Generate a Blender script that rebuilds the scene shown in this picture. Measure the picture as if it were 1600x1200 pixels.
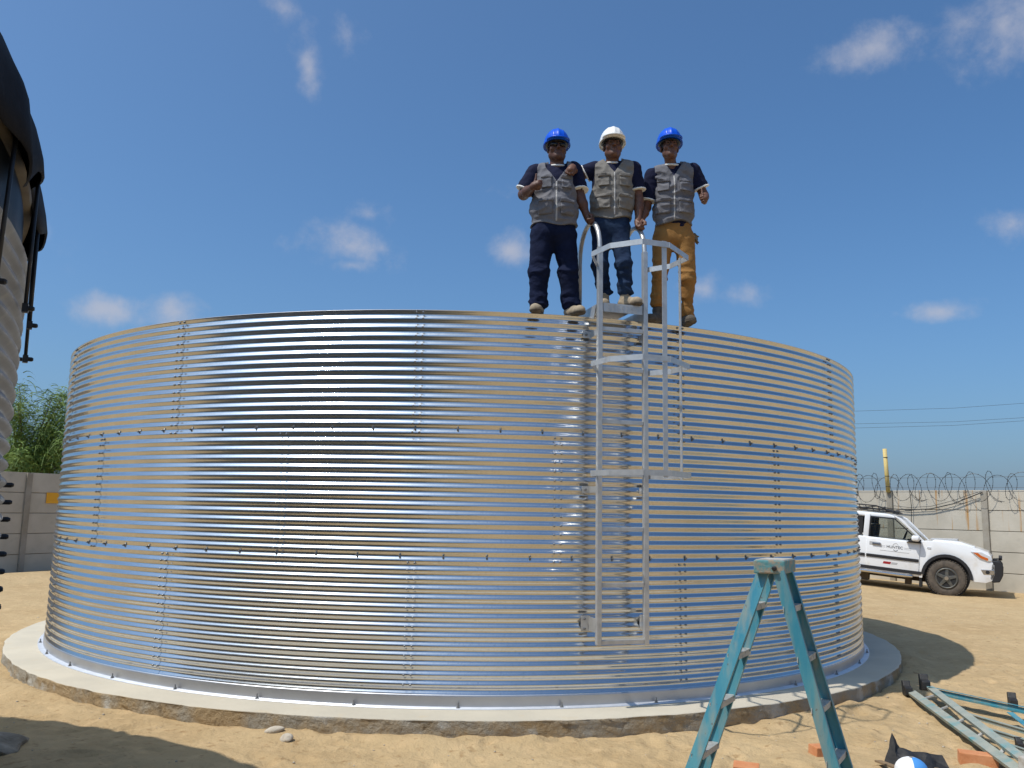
import bpy, bmesh, math, random
import numpy as np
from mathutils import Vector, Matrix, Euler
random.seed(7); rng = np.random.default_rng(7)
S = bpy.context.scene
for o in list(bpy.data.objects): bpy.data.objects.remove(o)
COL = S.collection
R_ = math.radians

# ------------------------------------------------------------------ camera
FPX, PITCH, ROLL = 1325.085, .1471, .0194
CAM = np.array([0, 0, 1.7318])
TC = np.array([-.6156, 12.4542]); TR = 5.2587          # new tank: centre, mean radius
T2 = np.array([-6.77, 1.05])                           # covered tank: centre
GT = .13                                               # top of the concrete slab
_F = np.array([0, math.cos(PITCH), math.sin(PITCH)]); _U = np.array([0, -math.sin(PITCH), math.cos(PITCH)]); _X = np.array([1., 0, 0])
CX = math.cos(ROLL)*_X + math.sin(ROLL)*_U; CU = -math.sin(ROLL)*_X + math.cos(ROLL)*_U
cam = bpy.data.cameras.new('Camera'); co = bpy.data.objects.new('Camera', cam); COL.objects.link(co)
cam.sensor_width = 36; cam.lens = FPX/1600*36; cam.clip_end = 3000; cam.clip_start = .05
m = Matrix.Identity(4)
for i in range(3):
    m[i][0] = CX[i]; m[i][1] = CU[i]; m[i][2] = -_F[i]; m[i][3] = CAM[i]
co.matrix_world = m; S.camera = co
def ray(x, y): return _F + CX*(x-800)/FPX - CU*(y-600)/FPX
def onz(x, y, z=0):                    # photo pixel -> point at height z
    d = ray(x, y); return CAM + d*((z-CAM[2])/d[2])
def at(x, y, Y):                       # photo pixel -> point at distance Y
    d = ray(x, y); return CAM + d*(Y/d[1])

# ------------------------------------------------------------------ sky, sun, exposure
SUN_E, SUN_A = R_(59.5), R_(28)
sdir = Vector((-math.cos(SUN_E)*math.cos(SUN_A), -math.cos(SUN_E)*math.sin(SUN_A), math.sin(SUN_E)))
W = bpy.data.worlds.new('World'); S.world = W; W.use_nodes = True
nt = W.node_tree; N = nt.nodes; L = nt.links
for n in list(N): N.remove(n)
def nd(t, **k):
    n = N.new(t)
    for a, b in k.items(): setattr(n, a, b)
    return n
def mth(op, a, b=None, c=None):
    n = nd('ShaderNodeMath', operation=op)
    for i, v in enumerate((a, b, c)):
        if v is None: continue
        if isinstance(v, (int, float)): n.inputs[i].default_value = v
        else: L.new(v, n.inputs[i])
    return n.outputs[0]
sky = nd('ShaderNodeTexSky', sky_type='NISHITA'); sky.sun_disc = False
sky.sun_elevation = SUN_E; sky.sun_rotation = math.atan2(sdir.x, sdir.y)
sky.altitude = 0; sky.air_density = 1.0; sky.dust_density = 1.9; sky.ozone_density = 6
tc = nd('ShaderNodeTexCoord'); sep = nd('ShaderNodeSeparateXYZ'); L.new(tc.outputs['Generated'], sep.inputs[0])
az = mth('ARCTAN2', sep.outputs[0], sep.outputs[1]); el = mth('ARCSINE', sep.outputs[2])
nz = nd('ShaderNodeTexNoise'); nz.inputs['Scale'].default_value = 9; nz.inputs['Detail'].default_value = 7; nz.inputs['Roughness'].default_value = .62; nz.inputs['Distortion'].default_value = .35
L.new(tc.outputs['Generated'], nz.inputs['Vector'])
nz2 = nd('ShaderNodeTexNoise'); nz2.inputs['Scale'].default_value = 30; nz2.inputs['Detail'].default_value = 6; nz2.inputs['Roughness'].default_value = .6
L.new(tc.outputs['Generated'], nz2.inputs['Vector'])
nmix = mth('ADD', mth('MULTIPLY', nz.outputs[0], .9), mth('MULTIPLY', nz2.outputs[0], .75))
# (px, py, half width px, half height px, density)
CL = [(167, 484, 46, 20, .95), (272, 489, 34, 22, .8), (545, 385, 75, 38, .75), (595, 388, 24, 18, .6), (550, 414, 40, 13, .8),
      (580, 335, 34, 18, .5), (797, 390, 40, 25, 1.0), (483, 110, 20, 40, .75), (446, 14, 30, 22, .5), (542, 56, 24, 28, .38), (476, 60, 22, 30, .4),
      (1366, 78, 66, 26, .75), (1566, 42, 66, 52, .95), (1470, 486, 48, 16, .85), (1100, 452, 30, 20, .7), (1145, 462, 36, 14, .45),
      (1580, 352, 36, 22, .7), (800, 300, 40, 16, .3), (80, 350, 40, 40, .22), (1400, 492, 40, 10, .3)]
acc = None
for (px, py, hw, hh, de) in CL:
    d = ray(px, py); d = d/np.linalg.norm(d)
    a0 = math.atan2(d[0], d[1]); e0 = math.asin(d[2])
    a = mth('DIVIDE', mth('SUBTRACT', az, a0), hw/FPX*1.22); e = mth('DIVIDE', mth('SUBTRACT', el, e0), hh/FPX*1.22)
    q = mth('SQRT', mth('ADD', mth('MULTIPLY', a, a), mth('MULTIPLY', e, e)))
    v = mth('MULTIPLY', mth('SUBTRACT', 1.15, q), de)
    acc = v if acc is None else mth('SMOOTH_MAX', acc, v, .15)
# the same kind of small scattered cloud over the rest of the sky
mp = nd('ShaderNodeMapping'); mp.inputs['Scale'].default_value = (1, 1, 1.9); L.new(tc.outputs['Generated'], mp.inputs[0])
nz3 = nd('ShaderNodeTexNoise'); nz3.inputs['Scale'].default_value = 5.5; nz3.inputs['Detail'].default_value = 3
L.new(mp.outputs[0], nz3.inputs['Vector'])
front = mth('LESS_THAN', sep.outputs[1], .62)
gen = mth('MULTIPLY', mth('SUBTRACT', mth('MULTIPLY', nz3.outputs[0], 3.2), 1.95), 1.0)
gen = mth('ADD', mth('MULTIPLY', gen, front), mth('MULTIPLY', mth('SUBTRACT', 1, front), -1))
acc = mth('MAXIMUM', acc, gen)
dens = mth('ADD', acc, mth('MULTIPLY', mth('SUBTRACT', nmix, .84), 1.9))
mr = nd('ShaderNodeMapRange', interpolation_type='SMOOTHSTEP'); L.new(dens, mr.inputs[0])
mr.inputs[1].default_value = .0; mr.inputs[2].default_value = 1.25; mr.inputs[3].default_value = 0; mr.inputs[4].default_value = .68
mr2 = mth('MULTIPLY', mr.outputs[0], mth('GREATER_THAN', sep.outputs[2], 0))
mx = nd('ShaderNodeMix', data_type='RGBA'); L.new(mr2, mx.inputs[0])
hs = nd('ShaderNodeMix', data_type='RGBA', blend_type='MULTIPLY'); hs.inputs[0].default_value = 1; hs.inputs[7].default_value = (.66, .95, 1.10, 1); L.new(sky.outputs[0], hs.inputs[6])
# hazy aureole round the sun (the glow mirrored in the tank)
vd = nd('ShaderNodeVectorMath', operation='DOT_PRODUCT'); L.new(tc.outputs['Generated'], vd.inputs[0]); vd.inputs[1].default_value = sdir
au = mth('ADD', mth('MULTIPLY', mth('POWER', mth('MAXIMUM', vd.outputs['Value'], 0), 7), 3.0), mth('MULTIPLY', mth('POWER', mth('MULTIPLY_ADD', vd.outputs['Value'], .5, .5), 4), .9))
aum = nd('ShaderNodeMix', data_type='RGBA', blend_type='ADD'); aum.inputs[0].default_value = 1; L.new(hs.outputs[2], aum.inputs[6])
cmb = nd('ShaderNodeCombineColor'); L.new(au, cmb.inputs[0]); L.new(au, cmb.inputs[1]); L.new(mth('MULTIPLY', au, .97), cmb.inputs[2]); L.new(cmb.outputs[0], aum.inputs[7])
hz_ = nd('ShaderNodeMix', data_type='RGBA'); L.new(mth('MULTIPLY', mth('EXPONENT', mth('MULTIPLY', mth('MAXIMUM', sep.outputs[2], 0), -8.5)), .6), hz_.inputs[0])   # pale dusty haze all round the horizon
L.new(aum.outputs[2], hz_.inputs[6]); hz_.inputs[7].default_value = (2.15, 2.55, 3.75, 1)
L.new(hz_.outputs[2], mx.inputs[6]); mx.inputs[7].default_value = (4.3, 4.35, 4.9, 1)
bg = nd('ShaderNodeBackground'); bg.inputs[1].default_value = .122; L.new(mx.outputs[2], bg.inputs[0])
wo = nd('ShaderNodeOutputWorld'); L.new(bg.outputs[0], wo.inputs[0])
sl = bpy.data.lights.new('Sun', 'SUN'); sl.energy = 4.0; sl.angle = R_(.53); sl.color = (1, .95, .87)
so = bpy.data.objects.new('Sun', sl); COL.objects.link(so); so.rotation_euler = (-sdir).to_track_quat('-Z', 'Y').to_euler()
S.view_settings.view_transform = 'Standard'; S.view_settings.look = 'None'; S.view_settings.gamma = 1; S.view_settings.exposure = 0.0
S.view_settings.use_curve_mapping = False
S.render.resolution_x = 1024; S.render.resolution_y = 768

# ------------------------------------------------------------------ helpers
def tag(o, label=None, cat=None, group=None, kind=None):
    if label: o['label'] = label
    if cat: o['category'] = cat
    if group: o['group'] = group
    if kind: o['kind'] = kind
    return o
def empty(name, loc, label=None, cat=None, group=None):
    o = bpy.data.objects.new(name, None); COL.objects.link(o); o.location = Vector(loc); o.empty_display_size = .1
    return tag(o, label, cat, group)
def link(name, me, mat, parent=None, smooth=False):
    if isinstance(mat, (list, tuple)):
        for q in mat: me.materials.append(q)
    elif mat is not None: me.materials.append(mat)
    if smooth: me.polygons.foreach_set('use_smooth', np.ones(len(me.polygons), bool))
    o = bpy.data.objects.new(name, me); COL.objects.link(o)
    if parent is not None:
        o.parent = parent
        p = parent; M = Matrix.Identity(4)
        while p is not None:
            M = (p.matrix_parent_inverse if p.parent is not None else Matrix.Identity(4)) @ Matrix.LocRotScale(p.location, p.rotation_euler, p.scale) @ M; p = p.parent
        o.matrix_parent_inverse = M.inverted()
    return o
class MB:
    def __init__(s): s.v = []; s.f = []; s.m = []
    def add(s, vs, fs, mi=0):
        b = len(s.v); s.v += [tuple(map(float, q)) for q in vs]; s.f += [tuple(b+i for i in q) for q in fs]; s.m += [mi]*len(fs); return s
    def hexa(s, p, mi=0):      # 8 corners: bottom 4 ccw, top 4 ccw
        return s.add(p, [(3, 2, 1, 0), (4, 5, 6, 7), (0, 1, 5, 4), (1, 2, 6, 5), (2, 3, 7, 6), (3, 0, 4, 7)], mi)
    def box(s, c, d, ax=None, mi=0):
        c = np.array(c, float); h = np.array(d, float)/2
        A = np.eye(3) if ax is None else np.array(ax, float)
        p = []
        for z in (-1, 1):
            for (x, y) in ((-1, -1), (1, -1), (1, 1), (-1, 1)): p.append(c + A[0]*x*h[0] + A[1]*y*h[1] + A[2]*z*h[2])
        return s.hexa(p, mi)
    def bar(s, a, b, w, h, up=(0, 0, 1), mi=0, w2=None, h2=None):   # w across, h along 'up'
        a = np.array(a, float); b = np.array(b, float); t = b-a; t /= np.linalg.norm(t)
        u = np.array(up, float); x = np.cross(t, u); x /= np.linalg.norm(x); u = np.cross(x, t)
        w2 = w if w2 is None else w2; h2 = h if h2 is None else h2
        p = [a - x*w/2 - u*h/2, a + x*w/2 - u*h/2, a + x*w/2 + u*h/2, a - x*w/2 + u*h/2,
             b - x*w2/2 - u*h2/2, b + x*w2/2 - u*h2/2, b + x*w2/2 + u*h2/2, b - x*w2/2 + u*h2/2]
        return s.hexa(p, mi)
    def tube(s, pts, r, n=8, mi=0, closed=False):
        pts = [np.array(q, float) for q in pts]; k = len(pts)
        rr = r if hasattr(r, '__len__') else [r]*k
        b = len(s.v); ref = None
        for i, q in enumerate(pts):
            t = pts[(i+1) % k if closed else min(i+1, k-1)] - pts[(i-1) % k if closed else max(i-1, 0)]; t = t/(np.linalg.norm(t)+1e-12)
            if ref is None:
                ref = np.array([0, 0, 1.]) if abs(t[2]) < .9 else np.array([1., 0, 0])
            x = np.cross(t, ref); x /= np.linalg.norm(x); y = np.cross(x, t); ref = y
            for j in range(n):
                a = 2*math.pi*j/n; s.v.append(tuple(q + rr[i]*(x*math.cos(a)+y*math.sin(a))))
        for i in range(k if closed else k-1):
            for j in range(n):
                i2 = (i+1) % k
                s.f.append((b+i*n+j, b+i*n+(j+1) % n, b+i2*n+(j+1) % n, b+i2*n+j)); s.m.append(mi)
        if not closed:
            s.f.append(tuple(b+j for j in range(n))[::-1]); s.f.append(tuple(b+(k-1)*n+j for j in range(n))); s.m += [mi, mi]
        return s
    def prism(s, poly, o, ax, ay, dz, mi=0):      # polygon in (ax, ay) plane swept by dz
        o = np.array(o, float); ax = np.array(ax, float); ay = np.array(ay, float); dz = np.array(dz, float); n = len(poly)
        v = [o+ax*p[0]+ay*p[1] for p in poly]; v += [q+dz for q in v]
        return s.add(v, [tuple(range(n))[::-1], tuple(range(n, 2*n))] + [(i, (i+1) % n, n+(i+1) % n, n+i) for i in range(n)], mi)
    def mesh(s, name):
        me = bpy.data.meshes.new(name); me.from_pydata(s.v, [], s.f)
        if any(s.m): me.polygons.foreach_set('material_index', s.m)
        me.update(); return me
    def build(s, name, mat, parent=None, smooth=False, bevel=0, fix=True):
        me = s.mesh(name)
        if fix or bevel:
            bm = bmesh.new(); bm.from_mesh(me)
            if bevel: bmesh.ops.bevel(bm, geom=bm.edges[:], offset=bevel, segments=2, affect='EDGES', profile=.6)
            bmesh.ops.recalc_face_normals(bm, faces=bm.faces[:]); bm.to_mesh(me); bm.free()
        return link(name, me, mat, parent, smooth)
def copy_of(o, parent=None, name=None):
    c = o.copy(); COL.objects.link(c); c.parent = parent
    if name: c.name = name
    return c

# ------------------------------------------------------------------ materials
def material(name, c1, c2=None, scale=6, rough=.7, metal=0, bump=0, bscale=40, rough2=None, contrast=(.35, .65), coat=0, trans=0, detail=5, spec=.5, stretch=None, bdist=.01):
    M = bpy.data.materials.new(name); M.use_nodes = True; t = M.node_tree; b = t.nodes['Principled BSDF']
    def n(tp): return t.nodes.new(tp)
    b.inputs['Base Color'].default_value = (*c1, 1); b.inputs['Roughness'].default_value = rough; b.inputs['Metallic'].default_value = metal
    b.inputs['Coat Weight'].default_value = coat; b.inputs['Transmission Weight'].default_value = trans; b.inputs['Specular IOR Level'].default_value = spec
    tcn = n('ShaderNodeTexCoord'); vec = tcn.outputs['Object']
    if stretch:
        mpn = n('ShaderNodeMapping'); mpn.inputs['Scale'].default_value = stretch; t.links.new(vec, mpn.inputs[0]); vec = mpn.outputs[0]
    if c2 is not None or rough2 is not None:
        no = n('ShaderNodeTexNoise'); no.inputs['Scale'].default_value = scale; no.inputs['Detail'].default_value = detail; no.inputs['Roughness'].default_value = .6
        t.links.new(vec, no.inputs['Vector'])
        mr = n('ShaderNodeMapRange'); mr.inputs[1].default_value = contrast[0]; mr.inputs[2].default_value = contrast[1]; t.links.new(no.outputs[0], mr.inputs[0])
        if c2 is not None:
            mx = n('ShaderNodeMix'); mx.data_type = 'RGBA'; t.links.new(mr.outputs[0], mx.inputs[0]); mx.inputs[6].default_value = (*c1, 1); mx.inputs[7].default_value = (*c2, 1)
            t.links.new(mx.outputs[2], b.inputs['Base Color'])
        if rough2 is not None:
            mq = n('ShaderNodeMapRange'); mq.inputs[3].default_value = rough; mq.inputs[4].default_value = rough2; t.links.new(mr.outputs[0], mq.inputs[0]); t.links.new(mq.outputs[0], b.inputs['Roughness'])
    if bump:
        nb = n('ShaderNodeTexNoise'); nb.inputs['Scale'].default_value = bscale; nb.inputs['Detail'].default_value = 6; nb.inputs['Roughness'].default_value = .65
        t.links.new(vec, nb.inputs['Vector'])
        bp = n('ShaderNodeBump'); bp.inputs['Strength'].default_value = bump; bp.inputs['Distance'].default_value = bdist
        t.links.new(nb.outputs[0], bp.inputs['Height']); t.links.new(bp.outputs[0], b.inputs['Normal'])
    return M
def extra_noise(M, col, scale, lo, hi, stretch=None, detail=4, seed=0):
    """a second layer of colour patches (dirt, stains, wear) over the base colour"""
    t = M.node_tree; b = t.nodes['Principled BSDF']; inp = b.inputs['Base Color']
    tcn = t.nodes.new('ShaderNodeTexCoord'); mpn = t.nodes.new('ShaderNodeMapping'); mpn.inputs['Location'].default_value = (seed*3.1, seed*1.7, seed*.9)
    if stretch: mpn.inputs['Scale'].default_value = stretch
    t.links.new(tcn.outputs['Object'], mpn.inputs[0])
    no = t.nodes.new('ShaderNodeTexNoise'); no.inputs['Scale'].default_value = scale; no.inputs['Detail'].default_value = detail; t.links.new(mpn.outputs[0], no.inputs['Vector'])
    mr = t.nodes.new('ShaderNodeMapRange'); mr.inputs[1].default_value = lo; mr.inputs[2].default_value = hi; t.links.new(no.outputs[0], mr.inputs[0])
    mx = t.nodes.new('ShaderNodeMix'); mx.data_type = 'RGBA'; t.links.new(mr.outputs[0], mx.inputs[0])
    if inp.is_linked: t.links.new(inp.links[0].from_socket, mx.inputs[6])
    else: mx.inputs[6].default_value = inp.default_value[:]
    mx.inputs[7].default_value = (*col, 1); t.links.new(mx.outputs[2], inp)
    return M
m_sand = material('sand', (.475, .35, .195), (.41, .29, .153), scale=.9, rough=.95, bump=.9, bscale=14, spec=.15, bdist=.03)
extra_noise(m_sand, (.53, .38, .21), 5, .5, .75); extra_noise(m_sand, (.33, .22, .11), 14, .6, .72, seed=2)
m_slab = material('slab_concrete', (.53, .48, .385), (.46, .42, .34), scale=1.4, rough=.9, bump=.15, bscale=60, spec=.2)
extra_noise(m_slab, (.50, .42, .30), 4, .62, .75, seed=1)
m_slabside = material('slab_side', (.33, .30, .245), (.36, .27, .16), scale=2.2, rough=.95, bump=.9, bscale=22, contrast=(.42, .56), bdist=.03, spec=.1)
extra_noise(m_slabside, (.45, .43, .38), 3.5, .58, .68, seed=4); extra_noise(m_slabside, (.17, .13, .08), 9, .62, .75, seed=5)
m_steel = material('bright_galvanised_steel', (.665, .68, .69), (.59, .605, .615), scale=2.0, rough=.10, rough2=.17, metal=1, bump=.3, bscale=3.0, bdist=.012, stretch=(1, 1, .6))
extra_noise(m_steel, (.47, .51, .54), 55, .55, .75, detail=2)
_t = m_steel.node_tree; _b = _t.nodes['Principled BSDF']; _o = _t.nodes['Material Output']      # zinc also scatters a wider, hazier lobe
_g = _t.nodes.new('ShaderNodeBsdfAnisotropic'); _g.inputs['Roughness'].default_value = .26; _g.inputs['Color'].default_value = (.62, .62, .615, 1)
_m = _t.nodes.new('ShaderNodeMixShader'); _m.inputs[0].default_value = .42; _t.links.new(_b.outputs[0], _m.inputs[1]); _t.links.new(_g.outputs[0], _m.inputs[2]); _t.links.new(_m.outputs[0], _o.inputs[0])
m_skirt = material('dull_galvanised_flashing', (.52, .53, .55), (.46, .47, .50), scale=3, rough=.42, metal=.9, bump=.05, bscale=8)
m_flange = material('flange_steel', (.66, .68, .72), (.58, .60, .63), scale=9, rough=.5, metal=.5)
m_bolt = material('zinc_bolt', (.22, .225, .23), rough=.45, metal=.8)
m_anchor = material('anchor_bolt', (.26, .265, .27), rough=.5, metal=.7)
m_steel2 = material('weathered_galvanised_steel', (.30, .295, .285), (.22, .215, .21), scale=2.4, rough=.6, metal=.3, bump=.2, bscale=12, stretch=(1, 1, .4))
extra_noise(m_steel2, (.33, .31, .27), 6, .6, .75, seed=3)
m_alu = material('ladder_steel', (.58, .575, .56), (.47, .465, .45), scale=12, rough=.42, metal=.6)
m_tarp = material('black_tarpaulin', (.010, .010, .012), (.02, .02, .023), scale=3, rough=.7, bump=.4, bscale=9, spec=.12)
m_liner = material('dark_liner', (.014, .02, .032), (.05, .06, .08), scale=3, rough=.5, contrast=(.5, .75), spec=.1, bump=.3, bscale=5, stretch=(1, 1, .3))
m_beige = material('beige_rim_strip', (.17, .14, .10), (.11, .09, .065), scale=5, rough=.8)
m_black = material('black_steel', (.012, .012, .013), rough=.45)
m_rubber = material('black_rubber', (.012, .012, .013), (.03, .028, .026), scale=20, rough=.6, bump=.2, bscale=40)
m_wall = material('precast_concrete', (.51, .465, .385), (.44, .40, .325), scale=1.6, rough=.95, bump=.25, bscale=18, spec=.15)
extra_noise(m_wall, (.40, .37, .31), 4, .6, .8, seed=2)
m_wallrust = material('precast_concrete_rusty', (.51, .465, .385), (.44, .40, .325), scale=1.6, rough=.95, bump=.25, bscale=18, spec=.15)
extra_noise(m_wallrust, (.40, .20, .05), 4.0, .575, .66, stretch=(2.2, 2.2, .10), seed=6)
m_post = material('wall_post_concrete', (.33, .30, .25), (.27, .235, .18), scale=3, rough=.95, bump=.25, bscale=20)
m_teal = material('teal_fibreglass', (.025, .20, .29), (.08, .26, .31), scale=7, rough=.5, bump=.15, bscale=60, stretch=(1, 1, .25))
extra_noise(m_teal, (.19, .26, .25), 16, .48, .68, stretch=(1, 1, .2), seed=3); extra_noise(m_teal, (.10, .07, .05), 30, .68, .74, seed=8)
m_tealgrey = material('weathered_grey_green_fibreglass', (.24, .28, .25), (.33, .34, .29), scale=9, rough=.65, bump=.2, bscale=50)
extra_noise(m_tealgrey, (.10, .27, .29), 5, .55, .7, seed=1)
m_tread = material('aluminium_tread', (.50, .50, .48), (.40, .40, .38), scale=20, rough=.5, metal=.4, bump=.3, bscale=120)
extra_noise(m_tread, (.16, .20, .22), 22, .6, .7)
m_cap = material('worn_ladder_cap', (.10, .27, .28), (.34, .27, .19), scale=26, rough=.75, bump=.5, bscale=60, contrast=(.42, .6))
m_captop = material('worn_cap_top', (.46, .45, .42), (.34, .30, .25), scale=22, rough=.7)
m_brick = material('orange_brick', (.50, .19, .075), (.58, .27, .13), scale=9, rough=.95, bump=.4, bscale=50)
m_stone = material('pale_stone', (.50, .45, .37), (.38, .33, .26), scale=9, rough=.95, bump=.5, bscale=30)
m_cement = material('grey_cement_crust', (.33, .29, .23), (.17, .14, .10), scale=7, rough=.95, bump=.7, bscale=25)
# cloth, skin
m_vest = material('grey_work_vest', (.165, .163, .178), (.138, .137, .15), scale=9, rough=.9, bump=.35, bscale=45, spec=.15)
m_vest2 = material('beige_grey_work_vest', (.20, .187, .17), (.165, .155, .142), scale=9, rough=.9, bump=.35, bscale=45, spec=.15)
m_vestedge = material('pale_zip', (.36, .35, .34), rough=.7)
m_navy = material('navy_shirt', (.006, .008, .028), (.009, .011, .034), scale=12, rough=.9, bump=.3, bscale=50, spec=.2)
m_white = material('white_trim', (.75, .74, .70), rough=.9)
m_jean = material('dark_navy_trousers', (.005, .008, .026), (.008, .013, .038), scale=10, rough=.9, bump=.35, bscale=40, spec=.15)
m_jean2 = material('blue_jeans', (.008, .017, .045), (.022, .042, .085), scale=8, rough=.88, bump=.35, bscale=40, spec=.15)
m_tan = material('tan_trousers', (.30, .155, .048), (.26, .13, .04), scale=8, rough=.88, bump=.3, bscale=40, spec=.2)
m_skin = material('brown_skin', (.135, .056, .030), (.11, .046, .025), scale=14, rough=.55, bump=.1, bscale=120)
m_skin2 = material('darker_brown_skin', (.10, .04, .022), (.085, .034, .019), scale=14, rough=.55, bump=.1, bscale=120)
m_hair = material('black_hair', (.010, .008, .007), rough=.6)
m_eye = material('dark_eye', (.012, .008, .006), rough=.2)
m_lens = material('sunglass_lens', (.004, .004, .005), rough=.08)
m_blue = material('blue_helmet_plastic', (.003, .085, .60), rough=.32, coat=.0, spec=.3)
m_whel = material('white_helmet_plastic', (.80, .79, .74), rough=.32, coat=.1)
m_bootL = material('pale_suede_boot', (.36, .29, .20), (.28, .22, .15), scale=30, rough=.9)
m_bootD = material('dark_dusty_boot', (.055, .046, .038), (.11, .09, .065), scale=26, rough=.85)
m_sole = material('boot_sole', (.07, .055, .04), (.14, .11, .075), scale=26, rough=.9)
m_glove = material('tan_gloves', (.22, .17, .11), (.10, .08, .05), scale=18, rough=.9)
# car
m_paint = material('white_car_paint', (.78, .79, .80), rough=.28, coat=.6)
extra_noise(m_paint, (.62, .58, .50), 3, .6, .8, seed=2)
m_trim = material('black_car_plastic', (.016, .016, .018), rough=.5)
m_tyre = material('dusty_tyre', (.07, .058, .048), (.12, .098, .075), scale=12, rough=.95, bump=.4, bscale=30)
m_rim = material('dark_wheel', (.10, .105, .10), (.16, .15, .13), scale=14, rough=.45, metal=.6)
m_chrome = material('chrome', (.62, .60, .58), rough=.22, metal=1)
m_amber = material('amber_lens', (.55, .12, .015), rough=.2, coat=.5)
m_lampglass = material('lamp_glass', (.72, .74, .76), rough=.12, metal=.3)
m_red = material('red_print', (.32, .012, .012), rough=.5)
m_greyprint = material('grey_print', (.42, .42, .42), rough=.5)
m_ink = material('black_print', (.03, .03, .03), rough=.5)
m_under = material('dusty_underbody', (.09, .065, .042), (.05, .04, .03), scale=7, rough=.9)
m_interior = material('dark_interior', (.015, .015, .016), rough=.8)
def glassmat():
    M = bpy.data.materials.new('car_glass'); M.use_nodes = True; t = M.node_tree
    for q in list(t.nodes): t.nodes.remove(q)
    o = t.nodes.new('ShaderNodeOutputMaterial'); mx = t.nodes.new('ShaderNodeMixShader'); tr = t.nodes.new('ShaderNodeBsdfTransparent'); gl = t.nodes.new('ShaderNodeBsdfGlossy')
    tr.inputs[0].default_value = (.86, .88, .87, 1); gl.inputs['Roughness'].default_value = .02; fr = t.nodes.new('ShaderNodeFresnel'); fr.inputs[0].default_value = 1.45
    t.links.new(fr.outputs[0], mx.inputs[0]); t.links.new(tr.outputs[0], mx.inputs[1]); t.links.new(gl.outputs[0], mx.inputs[2]); t.links.new(mx.outputs[0], o.inputs[0]); return M
m_glass = glassmat()
m_yellow = material('yellow_painted_pole', (.62, .46, .13), (.55, .42, .18), scale=5, rough=.75)
m_wire = material('razor_wire_steel', (.05, .047, .045), rough=.5, metal=.6)
m_cable = material('black_cable', (.015, .015, .016), rough=.6)
m_sign = material('orange_yellow_sign', (.75, .36, .01), rough=.6)
m_bark = material('brown_bark', (.10, .065, .04), (.16, .11, .07), scale=12, rough=.95)
m_leaf = material('fine_green_foliage', (.17, .25, .035), (.09, .155, .025), scale=1.6, rough=.7)
m_leaf.node_tree.nodes['Principled BSDF'].inputs['Subsurface Weight'].default_value = 0
m_capcloth = material('white_blue_cap_cloth', (.75, .76, .78), rough=.8)
m_capblue = material('blue_cap_cloth', (.06, .26, .62), rough=.8)
m_plank = material('scaffold_plank', (.25, .17, .09), (.18, .12, .07), scale=6, rough=.9)

# ------------------------------------------------------------------ noise
_tab = rng.random((256, 256))
def vn(x, y):
    xi = np.floor(x).astype(int); yi = np.floor(y).astype(int); fx = x-xi; fy = y-yi
    fx = fx*fx*(3-2*fx); fy = fy*fy*(3-2*fy)
    g = lambda a, b: _tab[a % 256, b % 256]
    return (g(xi, yi)*(1-fx)+g(xi+1, yi)*fx)*(1-fy) + (g(xi, yi+1)*(1-fx)+g(xi+1, yi+1)*fx)*fy - .5
def fbm(x, y, o=4):
    s = 0; a = 1
    for i in range(o): s = s + a*vn(x*2**i+i*17.3, y*2**i+i*9.1); a *= .5
    return s

# ------------------------------------------------------------------ ground
foot = []
for i in range(900):
    foot.append((rng.uniform(-7, 9), rng.uniform(4.5, 12), rng.uniform(0, math.pi), rng.uniform(.05, .11), rng.uniform(.02, .05)*rng.choice([1, .6])))
def gz(x, y):
    x = np.asarray(x, float); y = np.asarray(y, float)
    r = np.hypot(x-TC[0], y-TC[1])
    near = np.exp(-(np.hypot(x-1, y-9)/14)**4)
    z = .035*fbm(x*.5, y*.5, 3) + near*(.018*fbm(x*2.3, y*2.3, 3) + .013*fbm(x*7, y*7, 2))
    z += .05*np.exp(-((r-5.82)/.16)**2)*(.5+1.6*fbm(x*1.7+5, y*1.7, 3)).clip(-.1, 1.6)          # sand thrown against the slab
    u = (x-9.9)*.85 - (y-19.6)*.53                                                         # ground climbs behind the car's front wheel
    z += .075*np.clip(-u, 0, 4.5)*np.exp(-(((x-9.9)*.53+(y-19.6)*.85)/4.5)**2)
    z -= 0.0
    dl = np.abs((x+10.7)*.87-(y-19)*.5); z += .16*np.exp(-(dl/.9)**2)*(y > 8)*(y < 34)
    z -= .35*np.clip(r-60, 0, 400)*0
    return z
def axis(fine, mid, far):
    a, b, d = fine; out = list(np.arange(a, b, d))
    for (lo, hi, dd) in mid: out += list(np.arange(lo, hi, dd))
    return np.array(sorted(set(np.round(out, 4)) | set(far)))
gx = axis((-6.5, 6.5, .032), [(-16, -6.5, .2), (6.5, 20, .12)], [-900, -500, -260, -140, -80, -50, -35, -26, -20, 24, 30, 40, 60, 100, 180, 320, 560, 900])
gy = axis((5.6, 9.6, .026), [(-14, 5.6, .25), (9.6, 30, .11)], [-900, -500, -260, -140, -80, -50, -34, -24, -18, 34, 40, 50, 70, 110, 190, 330, 560, 900])
GX, GY = np.meshgrid(gx, gy); GZ = gz(GX, GY)
for (fx, fy, fa, fl, fd) in foot:
    i0, i1 = np.searchsorted(gx, [fx-.35, fx+.35]); j0, j1 = np.searchsorted(gy, [fy-.35, fy+.35])
    if i1 <= i0 or j1 <= j0: continue
    X = GX[j0:j1, i0:i1]-fx; Y = GY[j0:j1, i0:i1]-fy; c, s_ = math.cos(fa), math.sin(fa)
    q = ((X*c+Y*s_)/(fl*1.5))**2 + ((-X*s_+Y*c)/(fl*.7))**2
    GZ[j0:j1, i0:i1] += -fd*.55*np.exp(-q) + fd*.28*np.exp(-((np.sqrt(q)-1.5)/.45)**2)
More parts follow.
